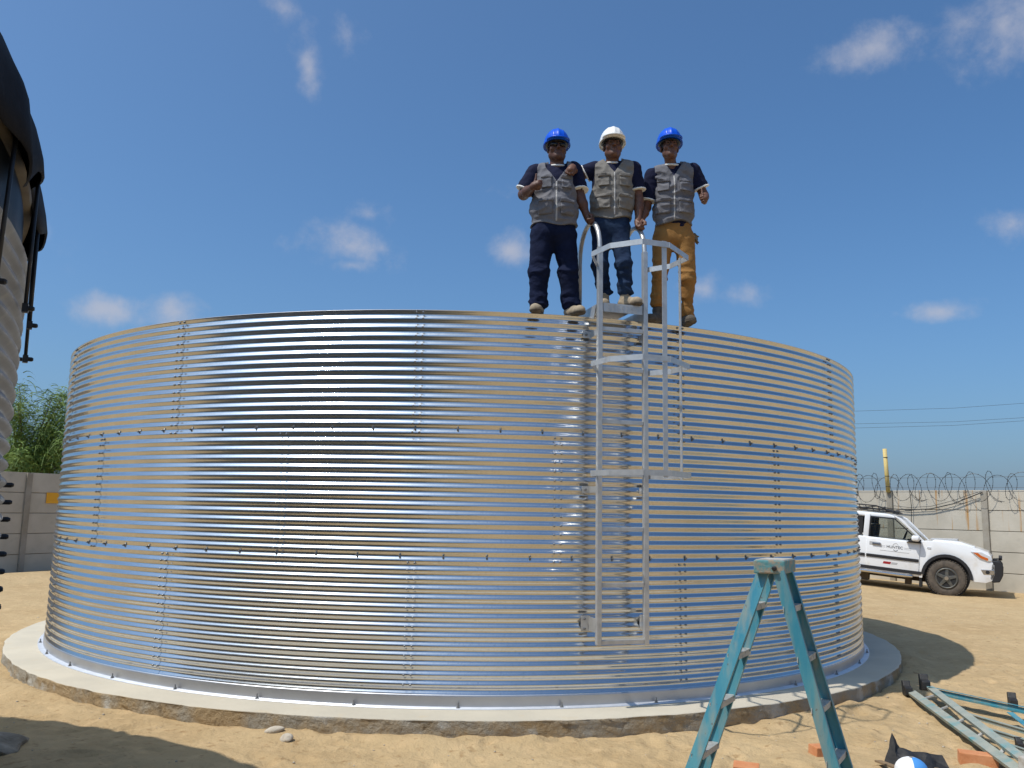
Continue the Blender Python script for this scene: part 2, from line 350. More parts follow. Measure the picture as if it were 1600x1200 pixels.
GZ = np.where(np.hypot(GX-TC[0], GY-TC[1]) < 5.45, -.08, GZ)
nx, ny = len(gx), len(gy)
idx = np.arange(nx*ny).reshape(ny, nx)
fa = np.stack([idx[:-1, :-1], idx[:-1, 1:], idx[1:, 1:], idx[1:, :-1]], -1).reshape(-1, 4)
def npmesh(name, V, Fq):
    me = bpy.data.meshes.new(name); V = np.asarray(V, np.float32); Fq = np.asarray(Fq, np.int32); k = Fq.shape[1]
    me.vertices.add(len(V)); me.vertices.foreach_set('co', V.ravel()); me.loops.add(Fq.size); me.loops.foreach_set('vertex_index', Fq.ravel())
    me.polygons.add(len(Fq)); me.polygons.foreach_set('loop_start', np.arange(0, Fq.size, k, dtype=np.int32))
    me.update(calc_edges=True); me.validate(); return me
tag(link('ground', npmesh('ground', np.stack([GX, GY, GZ], -1).reshape(-1, 3), fa), m_sand, None, True), kind='structure')
def gh(x, y):
    i = min(max(np.searchsorted(gx, x), 1), nx-1); j = min(max(np.searchsorted(gy, y), 1), ny-1); return float(GZ[j-1:j+1, i-1:i+1].mean())

# ------------------------------------------------------------------ concrete slabs under the tanks
def slab(c, rad, label, seed, na=420):
    a = np.linspace(0, 2*math.pi, na, endpoint=False)
    wob = .045*np.array([vn(np.array(seed+3*math.cos(q)), np.array(seed+3*math.sin(q))) for q in a]) + .02*np.array([vn(np.array(seed+40*math.cos(q)), np.array(seed+40*math.sin(q))) for q in a])
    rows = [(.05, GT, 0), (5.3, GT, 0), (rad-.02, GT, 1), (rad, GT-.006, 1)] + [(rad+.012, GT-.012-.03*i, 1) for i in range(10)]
    V = []; F_ = []; MI = []
    for k, (r, z, w) in enumerate(rows):
        rough = 0
        if k > 3: rough = .024*np.array([vn(np.array(q*95+seed), np.array(z*40+k*3.)) for q in a]) - .012
        rr = r + wob*w + rough
        zz = z + (0 if k < 3 else .006*np.array([vn(np.array(q*70), np.array(seed+k*2.2)) for q in a]))
        V.append(np.stack([c[0]+rr*np.sin(a), c[1]-rr*np.cos(a), 0*a+zz], -1))
    V = np.concatenate(V); n = na
    for k in range(len(rows)-1):
        for i in range(n):
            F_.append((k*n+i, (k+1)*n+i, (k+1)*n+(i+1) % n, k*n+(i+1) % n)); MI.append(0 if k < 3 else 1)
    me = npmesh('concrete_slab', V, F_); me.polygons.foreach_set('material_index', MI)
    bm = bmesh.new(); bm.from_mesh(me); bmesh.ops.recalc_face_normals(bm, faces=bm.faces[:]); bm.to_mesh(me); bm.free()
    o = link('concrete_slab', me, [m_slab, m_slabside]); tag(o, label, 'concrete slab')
slab(TC, 5.675, 'round pale concrete slab with a rough sandy edge under the shiny steel tank', 3.3)

# ------------------------------------------------------------------ corrugated tanks
PIT = .0762; AMP = .0086
def panel(c, a0, a1, ztop, npit, r0, top_extra=0, dir0=-1, lap=.0028, flip=1, per=12, na=26, amp=AMP):
    nzs = npit*per
    A = np.linspace(a0, a1, na)
    zz = np.linspace(0, npit*PIT, nzs+1)
    V = []
    rad = lambda t, f: r0 + amp*np.cos(2*math.pi*t/PIT) + lap*f
    for i, a in enumerate(A):
        f = i/(na-1)
        r = rad(zz, f); V.append(np.stack([c[0]+r*np.sin(a), c[1]+flip*-r*np.cos(a), ztop-zz], -1))
    a = A[-1]
    for r in (rad(zz, 1), rad(zz, 1)-lap-.004): V.append(np.stack([c[0]+r*np.sin(a), c[1]+flip*-r*np.cos(a), ztop-zz], -1))   # turned-in edge
    V = np.concatenate(V); n = nzs+1
    F_ = []
    ii = np.arange(n-1)
    for i in list(range(na-1))+[na]:
        F_.append(np.stack([i*n+ii, i*n+ii+1, (i+1)*n+ii+1, (i+1)*n+ii], -1))
    return npmesh('steel_panel', V, np.concatenate(F_))
def bolt_geo(mb, p, nrm, r, l, n=6):
    nrm = np.array(nrm, float); nrm /= np.linalg.norm(nrm); u = np.array([0, 0, 1.]); x = np.cross(u, nrm); x /= np.linalg.norm(x); y = np.cross(nrm, x); p = np.array(p, float)
    vs = []
    for (d, q) in ((-.004, r), (l*.75, r), (l, r*.6)):
        for j in range(n): vs.append(p+nrm*d+q*(x*math.cos(2*math.pi*j/n)+y*math.sin(2*math.pi*j/n)))
    fs = [tuple(range(2*n, 3*n))]
    for k in range(2):
        for j in range(n): fs.append((k*n+j, k*n+(j+1) % n, (k+1)*n+(j+1) % n, (k+1)*n+j))
    mb.add(vs, fs)
ZT = GT + 42*PIT + .1                      # rim
tank = empty('steel_tank', (TC[0], TC[1], GT), 'large round tank of shiny corrugated galvanised steel rings that three men stand on', 'tank')
STEP = R_(26.2); NP = 14
bm_b = MB()
for ring, (off, dr) in enumerate(((R_(-2.2), .0034), (R_(-15.1), .0017), (R_(-2.2), 0))):
    zt = ZT - ring*14*PIT
    starts = [off + STEP*k for k in range(-6, 7)]
    ends = [s0+STEP for s0 in starts[:-1]] + [starts[0]+2*math.pi]
    for s0, e0 in zip(starts, ends):
        tag(link('steel_panel', panel(TC, s0-R_(.55), e0+R_(.55), zt + (PIT if ring else 0), 15 if ring else 14, TR+dr), m_steel, tank, True))
    for k in range(-3, 4):
        a = off+STEP*k
        for j in range(0, 15):
            z = zt - j*PIT
            if j == 0: z -= .018
            if j == 14: z += .004
            if ring == 2 and j == 14: continue
            for da in (-.0055, .0055):
                aa = a+da+R_(.1); r = TR+dr+AMP*math.cos(2*math.pi*(zt-z)/PIT)+.003
                bolt_geo(bm_b, (TC[0]+r*math.sin(aa), TC[1]-r*math.cos(aa), z), (math.sin(aa), -math.cos(aa), 0), .0088, .012, 8)
    if ring < 2:                            # bolts along the lap between two rings
        zl = ZT-(ring+1)*14*PIT+.036
        for k in range(-26, 27):
            aa = off + STEP*k/6.6; r = TR+dr-AMP*.6
            bolt_geo(bm_b, (TC[0]+r*math.sin(aa), TC[1]-r*math.cos(aa), zl), (math.sin(aa), -math.cos(aa), .0), .0085, .020, 8)
tag(bm_b.build('bolts', m_bolt, tank, fix=False), kind='stuff')
# plain flashing and foot flange
def ringsurf(c, rows, na=300, name='ring'):
    V = []; a = np.linspace(0, 2*math.pi, na, endpoint=False)
    for (r, z) in rows: V.append(np.stack([c[0]+r*np.sin(a), c[1]-r*np.cos(a), 0*a+z], -1))
    V = np.concatenate(V); F_ = [(k*na+i, (k+1)*na+i, (k+1)*na+(i+1) % na, k*na+(i+1) % na) for k in range(len(rows)-1) for i in range(na)]
    return npmesh(name, V, F_)
link('base_flashing', ringsurf(TC, [(TR+.004, GT+.106), (TR+.0135, GT+.103), (TR+.0145, GT+.09), (TR+.0150, GT+.012)]), m_skirt, tank, False).data.polygons.foreach_set('use_smooth', [True]*900)
link('foot_flange', ringsurf(TC, [(TR+.014, GT+.013), (TR+.016, GT+.011), (TR+.068, GT+.008), (TR+.0685, GT+.001)]), m_flange, tank)
link('rim_lip', ringsurf(TC, [(TR+AMP+.0036, ZT+.001), (TR+AMP+.0025, ZT+.003), (TR-.055, ZT+.003), (TR-.055, ZT-.002)]), m_skirt, tank)
def anchor():
    q = MB(); n = 6
    for (z0, z1, r) in ((0, .005, .018), (.005, .018, .012), (.018, .042, .006)):
        q.tube([(0, 0, z0), (0, 0, z1)], r, n)
    return q.mesh('anchor_bolt')
am = anchor(); am.materials.append(m_anchor)
for k in range(-15, 24):
    a = R_(2.5+9.2*k)
    o = bpy.data.objects.new('anchor_bolt', am); COL.objects.link(o); o.parent = tank
    o.location = (TR+.042)*math.sin(a), -(TR+.042)*math.cos(a), .0085
# plank staging just inside the rim, carrying the men's heels
st = empty('work_platform', (.9, 8.1, GT), 'plank staging just inside the tank rim that the men stand on', 'platform')
for (a, w) in ((0., 0), (1, .24), (2, .48)):
    mb = MB(); p = []
    for q in np.linspace(R_(3), R_(34), 9):
        p.append((TC[0]+(TR-.20-w)*math.sin(q), TC[1]-(TR-.20-w)*math.cos(q), ZT-.02))
    for i in range(8): mb.bar(p[i], p[i+1], .225, .038)
    mb.build('plank', m_plank, st)
for q in np.linspace(R_(4), R_(33), 5):
    mb = MB()
    for w in (.12, .75): mb.bar((TC[0]+(TR-w)*math.sin(q), TC[1]-(TR-w)*math.cos(q), GT-.005), (TC[0]+(TR-w)*math.sin(q), TC[1]-(TR-w)*math.cos(q), ZT-.04), .05, .05, (0, 1, 0))
    mb.build('prop', m_plank, st)

# ------------------------------------------------------------------ caged access ladder on the tank
LA = R_(16.82); ln = np.array([math.sin(LA), -math.cos(LA), 0]); lt = np.array([math.cos(LA), math.sin(LA), 0]); up = np.array([0, 0, 1.])
lad = empty('access_ladder', (TC[0]+(TR+.17)*ln[0], TC[1]+(TR+.17)*ln[1], .66), 'caged galvanised access ladder bolted to the front of the shiny tank', 'ladder')
lc = np.array([TC[0], TC[1], 0]) + (TR+.17)*ln
HW = .215
for s_ in (-1, 1):
    b = lc + lt*HW*s_
    pts = [b+up*.645, b+up*4.0]
    path = []
    for q in np.linspace(0, math.pi, 13): path.append(b - ln*(.24-.24*math.cos(q)) + up*(4.02+.30*math.sin(q)))
    mb = MB(); mb.bar(b+up*.645, b+up*4.03, .043, .045, ln); mb.build('rail', m_alu, lad, bevel=.005)
    mb = MB(); mb.tube([b+up*3.99]+path+[b-ln*.48+up*3.56], .021, 12); mb.build('grab_rail', m_alu, lad, True)
for z in (.667, 1.127, 1.586, 2.042, 2.491, 2.948, 3.30):
    mb = MB(); mb.bar(lc-lt*(HW-.024)+up*z, lc+lt*(HW-.024)+up*z, .032, .036); mb.build('rung', m_alu, lad, bevel=.004)
# cage hoops: flat bars between the corner points seen in the photograph
def hoop(z, px, ends=True):
    pts = [onz(x, y, z) for (x, y) in px]
    return pts
HP = [onz(x, y, 3.87) for (x, y) in [(931, 418), (925, 397), (953, 384), (1004, 377), (1046, 383), (1075, 403), (1047, 416), (1010, 421)]]
HP[0] = lc - lt*(HW+.03) + up*3.87; HP[-1] = lc + lt*(HW+.03) + up*3.87
for z in (3.87, 2.935, 2.035):
    mb = MB()
    for i in range(7):
        a = HP[i].copy(); b = HP[i+1].copy(); a[2] = b[2] = z
        mid = (a+b)/2
        d = (b-a)/np.linalg.norm(b-a)
        mb.bar(a-d*.004, b+d*.004, .006, .045)
    mb.build('cage_hoop', m_alu, lad)
def cage_bar(i, t):
    p = HP[i]*(1-t)+HP[i+1]*t; d = HP[i+1]-HP[i]; d[2] = 0; d /= np.linalg.norm(d); nn = np.cross(d, up)
    if nn @ (lc - p) < 0: nn = -nn
    p = p + nn*.008
    mb = MB(); mb.bar((p[0], p[1], 2.0), (p[0], p[1], 3.90), .042 if i < 5 else .03, .006, nn); mb.build('cage_bar', m_alu, lad)
cage_bar(3, .82); cage_bar(5, .42)
# checker-plate step at the top
stp = MB(); zt_ = 3.53
a = lc + ln*.03; 
stp.box(lc - ln*.27 + up*(zt_-.004), (2*HW-.06, .56, .006), (lt, ln, up))
stp.box(lc + ln*.012 + up*(zt_-.04), (2*HW-.06, .006, .078), (lt, ln, up))
so_ = stp.build('step_plate', m_alu, lad)
chk = MB()
for i in range(7):
    for j in range(3):
        sgn = 1 if (i+j) % 2 else -1
        dv = (lt*.8+up*.6*sgn); cc = lc + ln*.016 + lt*(-.13+.043*i) + up*(zt_-.018-.022*j)
        chk.bar(cc-dv*.011, cc+dv*.011, .006, .004, ln)
tag(link('tread_studs', chk.mesh('tread_studs'), m_alu, so_), kind='stuff')
for s_ in (-1, 1):                                         # triangular side brackets of the step
    mb = MB(); o = lc + lt*(HW+.02)*s_ - ln*.03 + up*(zt_-.01)
    mb.prism([(0, 0), (.5, 0), (.46, -.05), (.06, -.12)], o, -ln, up, lt*.006); mb.build('step_bracket', m_alu, lad)
for z in (.80, 1.915, 3.27):
    for s_ in (-1, 1):
        mb = MB(); o = lc + lt*(HW+.055)*s_ + up*z
        hgt = .125 if z < 1 else .06
        mb.box(o - ln*.155, (.075, .006, hgt), (lt, ln, up)); mb.box(o - ln*.085 - lt*.035*s_, (.006, .15, hgt*.9), (lt, ln, up))
        br = mb.build('wall_bracket', m_alu, lad)
        q = MB()
        for zz in ((-.04, .04) if z < 1 else (0,)): bolt_geo(q, o - ln*.152 + up*zz + lt*.008*s_, ln, .012, .014)
        tag(q.build('bracket_bolts', m_bolt, br, fix=False), kind='stuff')

# ------------------------------------------------------------------ covered tank on the left
slab(T2, 5.62, 'round concrete slab under the grey covered tank at the left edge', 9.1, 200)
tk2 = empty('covered_tank', (T2[0], T2[1], GT), 'weathered grey corrugated tank under a black tarpaulin at the left edge', 'tank')
S2 = GT + 34*PIT
for ring in range(3):
    n_ = (12, 12, 10)[ring]; zt = S2 - sum((12, 12, 11)[:ring])*PIT
    for k in range(14):
        a0 = R_(360/14*k + (0 if ring % 2 else 13)); 
        link('steel_panel', panel(T2, a0-R_(.5), a0+R_(360/14+.5), zt+(PIT if ring else 0), n_+(1 if ring else 0), 5.288-.0017*ring, per=10, na=16, amp=.0135), m_steel2, tk2, True)
def drape(rows, na, name, mat, wob=None):
    V = []; a = np.linspace(0, 2*math.pi, na, endpoint=False)
    for k, (r, z, w) in enumerate(rows):
        rr = r + (w*wob(a, k) if wob else 0); zz = z
        if callable(z): zz = z(a)
        V.append(np.stack([T2[0]+rr*np.sin(a), T2[1]-rr*np.cos(a), 0*a+zz], -1))
    V = np.concatenate(V); F_ = [(k*na+i, (k+1)*na+i, (k+1)*na+(i+1) % na, k*na+(i+1) % na) for k in range(len(rows)-1) for i in range(na)]
    return link(name, npmesh(name, V, F_), mat, tk2, True)
drape([(5.25, 3.04, 0), (5.26, 2.97, 0), (5.265, S2+.03, 0), (5.24, S2-.03, 0)], 260, 'liner', m_liner)
drape([(5.22, 3.045, 0), (5.28, 3.042, 0), (5.288, 3.028, 0), (5.28, 3.01, 0), (5.23, 3.005, 0)], 200, 'rim_strip', m_beige)
NA2 = 720
hem = lambda a: 3.03 + .09*np.sin(a*31+1.0)*np.sin(a*7+.4) - .06*np.abs(np.sin(a*19)) + .02*np.sin(a*83)
fold = lambda a, k: np.sin(a*47+np.sin(a*13)*2)*.6 + np.sin(a*29+2)*.4
rows = [(5.255*math.cos(q), 3.30+.62*math.sin(q), .010*math.cos(q)) for q in np.linspace(1.56, .02, 22)] + [(5.275, 3.27, .010), (5.295, 3.22, .018), (5.31, 3.16, .026)]
V = []; aa = np.linspace(0, 2*math.pi, NA2, endpoint=False); h_ = hem(aa)
rows2 = [(r, 0*aa+z, w) for (r, z, w) in rows] + [(5.325, 3.16+(h_-3.16)*.5, .032), (5.33, h_, .04), (5.32, h_-.004, .04)]
V = np.concatenate([np.stack([T2[0]+(r+w*fold(aa, 0))*np.sin(aa), T2[1]-(r+w*fold(aa, 0))*np.cos(aa), z], -1) for (r, z, w) in rows2])
F_ = [(k*NA2+i, (k+1)*NA2+i, (k+1)*NA2+(i+1) % NA2, k*NA2+(i+1) % NA2) for k in range(len(rows2)-1) for i in range(NA2)]
link('tarpaulin_cover', npmesh('tarpaulin_cover', V, F_), m_tarp, tk2, True)
def p2(deg, r, z): return np.array([T2[0]+r*math.sin(R_(deg)), T2[1]+r*math.cos(R_(deg)), z])
for (d0, d1, zb) in ((64.2, 64.9, 2.49), (59.2, 59.7, 2.51), (57.2, 57.9, 2.38), (70.5, 71.5, 2.45), (52, 52.4, 2.45), (77, 77.8, 2.47), (84, 84.6, 2.45), (46, 46.3, 2.45)):
    mb = MB(); mb.tube([p2(d0, 5.318, 3.09), p2(d1, 5.325, zb)], .008, 8); s1 = mb.build('tie_strap', m_black, tk2, True)
    mb = MB(); mb.box(p2(d1, 5.325, zb), (.03, .022, .035), (p2(d1+90, 1, 0)-p2(0, 0, 0), p2(d1, 1, 0)-p2(0, 0, 0), up)); bolt_geo(mb, p2(d1, 5.332, zb), p2(d1, 1, 0)-p2(0, 0, 0), .011, .026)
    mb.build('strap_bolt', m_black, s1)
bm_b = MB()
for zb in np.arange(.35, 1.83, PIT):
    for d1 in (57.8, 58.5):
        bolt_geo(bm_b, p2(d1, 5.295, zb), p2(d1, 1, 0)-p2(0, 0, 0), .012, .036)
tag(bm_b.build('bolts', m_black, tk2, fix=False), kind='stuff')

# ------------------------------------------------------------------ precast walls
def wall(p0, p1, ztop, npan, npost, label, rust, spacing, group=None, ph=.5):
    p0 = np.array(p0, float); p1 = np.array(p1, float); d = p1-p0; Ln = np.linalg.norm(d); d /= Ln; nn = np.array([-d[1], d[0]])
    if nn @ (-(p0+p1)/2) < 0: nn = -nn            # towards the yard
    d3 = np.array([*d, 0]); n3 = np.array([*nn, 0])
    w = empty('concrete_wall', (p0[0], p0[1], 0), label, 'wall', group)
    k = int(Ln/spacing)
    for i in range(k+1):
        q = p0 + d*spacing*i; mb = MB(); g = -.3
        mb.box((q[0], q[1], (ztop-.012+g)/2), (.15, .15, ztop-.012-g), (d3, n3, up)); mb.build('post', m_post, w, bevel=.012)
        if i == k: break
        for j in range(npan):
            c = q + d*spacing/2; z1 = ztop - ph*j; jit = random.uniform(-.006, .006)
            if j: mb = MB(); mb.box((c[0]-nn[0]*.012, c[1]-nn[1]*.012, z1), (spacing-.148, .012, .03), (d3, n3, up)); mb.build('joint_tongue', m_post, w)
            mb = MB(); mb.box((c[0]+nn[0]*jit, c[1]+nn[1]*jit, z1-ph/2), (spacing-.145, .045, ph-.016), (d3, n3, up))
            mb.build('wall_panel', m_wallrust if (rust and j < 2) else m_wall, w, bevel=.006)
    return w, d3, n3
ZW = 2.44
A_ = np.array([11.73, 21.1]); B_ = np.array([10.15, 22.8]); dW = (A_-B_)/np.linalg.norm(A_-B_)
wall(B_-dW*2.32*3, B_+dW*2.32*6.02, ZW, 5, 0, 'pale precast concrete panel wall with razor wire behind the white pickup', True, 2.32)
pL = onz(45, 738, 2.42)[:2]; dL = np.array([.42, .907])
wall(pL-dL*2.2*3, pL+dL*2.2*5.02, 2.42, 5, 0, 'grey precast concrete wall under the leafy tree beside the covered tank', False, 2.2)
# unseen yard wall, added behind the camera to darken the tank's reflections
mb = MB()
for (a_, b_) in (((-19, 8), (-19, -15)), ((-19, -15), (22, -15)), ((22, -15), (22, 8))):
    a_ = np.array(a_, float); b_ = np.array(b_, float); n_ = int(np.linalg.norm(b_-a_)/2.3); t_ = (b_-a_)/np.linalg.norm(b_-a_)
    mb.bar((*a_, 1.2), (*b_, 1.2), .06, 2.44)
    for i in range(n_+1): q_ = a_+(b_-a_)*i/n_; mb.bar((*q_, -.1), (*q_, 2.46), .15, .15, (0, 1, 0))
tag(mb.build('concrete_wall', m_wall), 'unseen concrete yard wall added behind the camera for its dark reflection in the tank', 'wall')
# yellow sign
nn_ = np.array([dL[1], -dL[0], 0]); o_ = np.array([*pL, 0])+nn_*.04; d_ = ray(82, 778); q = CAM+d_*(((o_-CAM) @ nn_)/(d_ @ nn_))
mb = MB(); mb.box(q, (.34, .012, .27), ((dL[0], dL[1], 0), nn_, up))
tag(mb.build('wall_sign', m_sign), 'small plain orange-yellow sign on the grey wall left of the shiny tank', 'sign')
# razor wire
d3 = np.array([*dW, 0]); n3 = np.array([-dW[1], dW[0], 0]); n3 = n3 if n3[1] < 0 else -n3
w0 = np.array([*(B_-dW*4.2), ZW+.07]); Lw = 15.5
rz = empty('razor_wire', w0, 'coils of dark razor wire strung along the top of the pale wall', 'razor wire')
def coil(ph, rad, per, jit):
    pts = []; n = int(Lw/per*22)
    for i in range(n):
        t = i/22*2*math.pi; s_ = i/22*per
        r = rad*(1+jit*math.sin(s_*2.3+ph)); k = .20*math.cos(t+ph)*(1 if rad > .34 else -1)
        pts.append(w0 + d3*(s_+k) + n3*(.10+.10*math.cos(t*.5+ph)) + up*(r*math.sin(t+ph)+.02*math.sin(s_*5+ph)))
    return pts
for (ph, rad, per) in ((0, .36, .47), (1.9, .33, .53)):
    pts = coil(ph, rad, per, .08); mb = MB(); mb.tube(pts, .0055, 5); c_ = mb.build('coil', m_wire, rz, fix=False)
    mb = MB()
    for i in range(0, len(pts), 2):
        v = pts[min(i+1, len(pts)-1)]-pts[i]; v /= np.linalg.norm(v)+1e-9; x = np.cross(v, n3+.3*up); x /= np.linalg.norm(x)
        mb.bar(pts[i]-x*.016, pts[i]+x*.016, .012, .002, n3)
    tag(link('barbs', mb.mesh('barbs'), m_wire, c_), kind='stuff')
for z in (.26, .0):
    mb = MB(); mb.tube([w0+n3*.08+up*z, w0+d3*Lw*.5+n3*.08+up*(z-.02), w0+d3*Lw+n3*.08+up*z], .004, 5); mb.build('support_wire', m_wire, rz)
# yellow pole standing on the wall post
yp = empty('yellow_pole', (*B_, ZW), 'upright yellow pole tied to the top of the pale wall', 'pole')
mb = MB(); mb.tube([np.array([*B_, ZW-.06])+n3*.11, np.array([*B_, ZW+1.10])+n3*.11-d3*.045], [.055, .052], 12); pl_ = mb.build('shaft', m_yellow, yp, True)
for z in (.08, .36, .86):
    mb = MB(); mb.tube([np.array([*B_, ZW+z])+n3*.11-d3*.04*z/1.1, np.array([*B_, ZW+z+.016])+n3*.11-d3*.04*z/1.1], .0575, 12); mb.build('wire_tie', m_wire, yp)
# cables on the wall
def cable(pts, r, label, name='wall_cable'):
    mb = MB(); P = [np.array(p, float) for p in pts]; out = []
    for i in range(len(P)-1):
        for t in np.linspace(0, 1, 10, endpoint=False):
            out.append(P[i]*(1-t)+P[i+1]*t)
    out.append(P[-1]); mb.tube(out, r, 6); tag(mb.build(name, m_cable, None, True), label, 'cable')
def onwall(px, py, off=.06):            # pixel -> yard face of the right wall
    o = np.array([*B_, 0])+n3*off; d = ray(px, py); t = ((o-CAM) @ n3)/(d @ n3); return CAM+d*t
def sag(px): return [onwall(x, y, .10) for (x, y) in px]
cable(sag([(1340, 793), (1370, 791), (1395, 795), (1420, 797), (1455, 795), (1490, 787), (1515, 777), (1535, 769)]), .013, 'thick black cable sagging across the pale wall from its yellow pole')
cable(sag([(1395, 790), (1420, 793), (1455, 791), (1490, 782), (1515, 773), (1532, 768)]), .006, 'thin cable running just above the thick sagging one')
cable(sag([(1421, 765), (1424, 790), (1424, 818)]), .008, 'black cable hanging straight down the pale wall')
# overhead lines
for i, (y0, y1, r, lb) in enumerate(((641, 627, .011, 'highest overhead power line at the right'), (660, 651, .011, 'middle overhead power line at the right'), (667, 655, .011, 'lowest overhead power line at the right'))):
    a = at(1250, y0+4, 70); b = at(1760, y1-8, 62); mid = (a+b)/2; mid[2] -= .25
    mb = MB(); mb.tube([a+(a-b)*1.5, a, mid, b, b+(b-a)*1.2], r, 5); tag(mb.build('power_line', m_cable), lb, 'power line', None)

# ------------------------------------------------------------------ tree behind the left wall
def tree():
    base = np.array([-14.2, 24.6, 0.]); r = np.random.default_rng(11)
    t = empty('leafy_tree', base, 'fine-leaved green tree rising behind the grey wall at left', 'tree')
    tr = MB(); leaves = MB()
    tr.tube([base+np.array([0, 0, -.2]), base+np.array([.1, 0, 1.2]), base+np.array([.35, -.1, 2.4])], [.14, .11, .08], 8)
    tips = []
    for i in range(26):
        a = r.uniform(0, 2*math.pi); sp = r.uniform(.5, 2.0); h = r.uniform(2.6, 5.2); s0 = base+np.array([.2, -.05, r.uniform(1.4, 2.5)])
        e = base + np.array([.5+sp*math.cos(a), sp*math.sin(a)*.8, h])
        mid = s0*.45+e*.55+np.array([0, 0, .35])
        tr.tube([s0, mid, e], [.035, .02, .008], 5)
        for q in np.linspace(.25, 1, 14): tips.append((1-q)**2*s0+2*q*(1-q)*mid+q*q*e)
    V = []; F_ = []
    tips = np.array(tips)
    for i in range(9500):
        p = tips[r.integers(len(tips))] + r.normal(0, .16, 3)
        a = r.uniform(0, 2*math.pi); out = np.array([math.cos(a), math.sin(a), r.uniform(.1, 1.1)]); out /= np.linalg.norm(out)
        ln_ = r.uniform(.22, .62); w = r.uniform(.008, .018); side = np.cross(out, r.normal(0, 1, 3)); side /= np.linalg.norm(side)
        n = 5; b = len(V)
        for k in range(n):
            s_ = k/(n-1); c = p+out*ln_*s_ + np.array([0, 0, -.9*ln_*s_*s_]); ww = w*(1-.75*s_)
            V.append(c-side*ww); V.append(c+side*ww)
        for k in range(n-1): F_.append((b+2*k, b+2*k+1, b+2*k+3, b+2*k+2))
    tr.build('trunk', m_bark, t, True)
    o = link('crown', npmesh('crown', np.array(V), np.array(F_)), m_leaf, t)
tree()

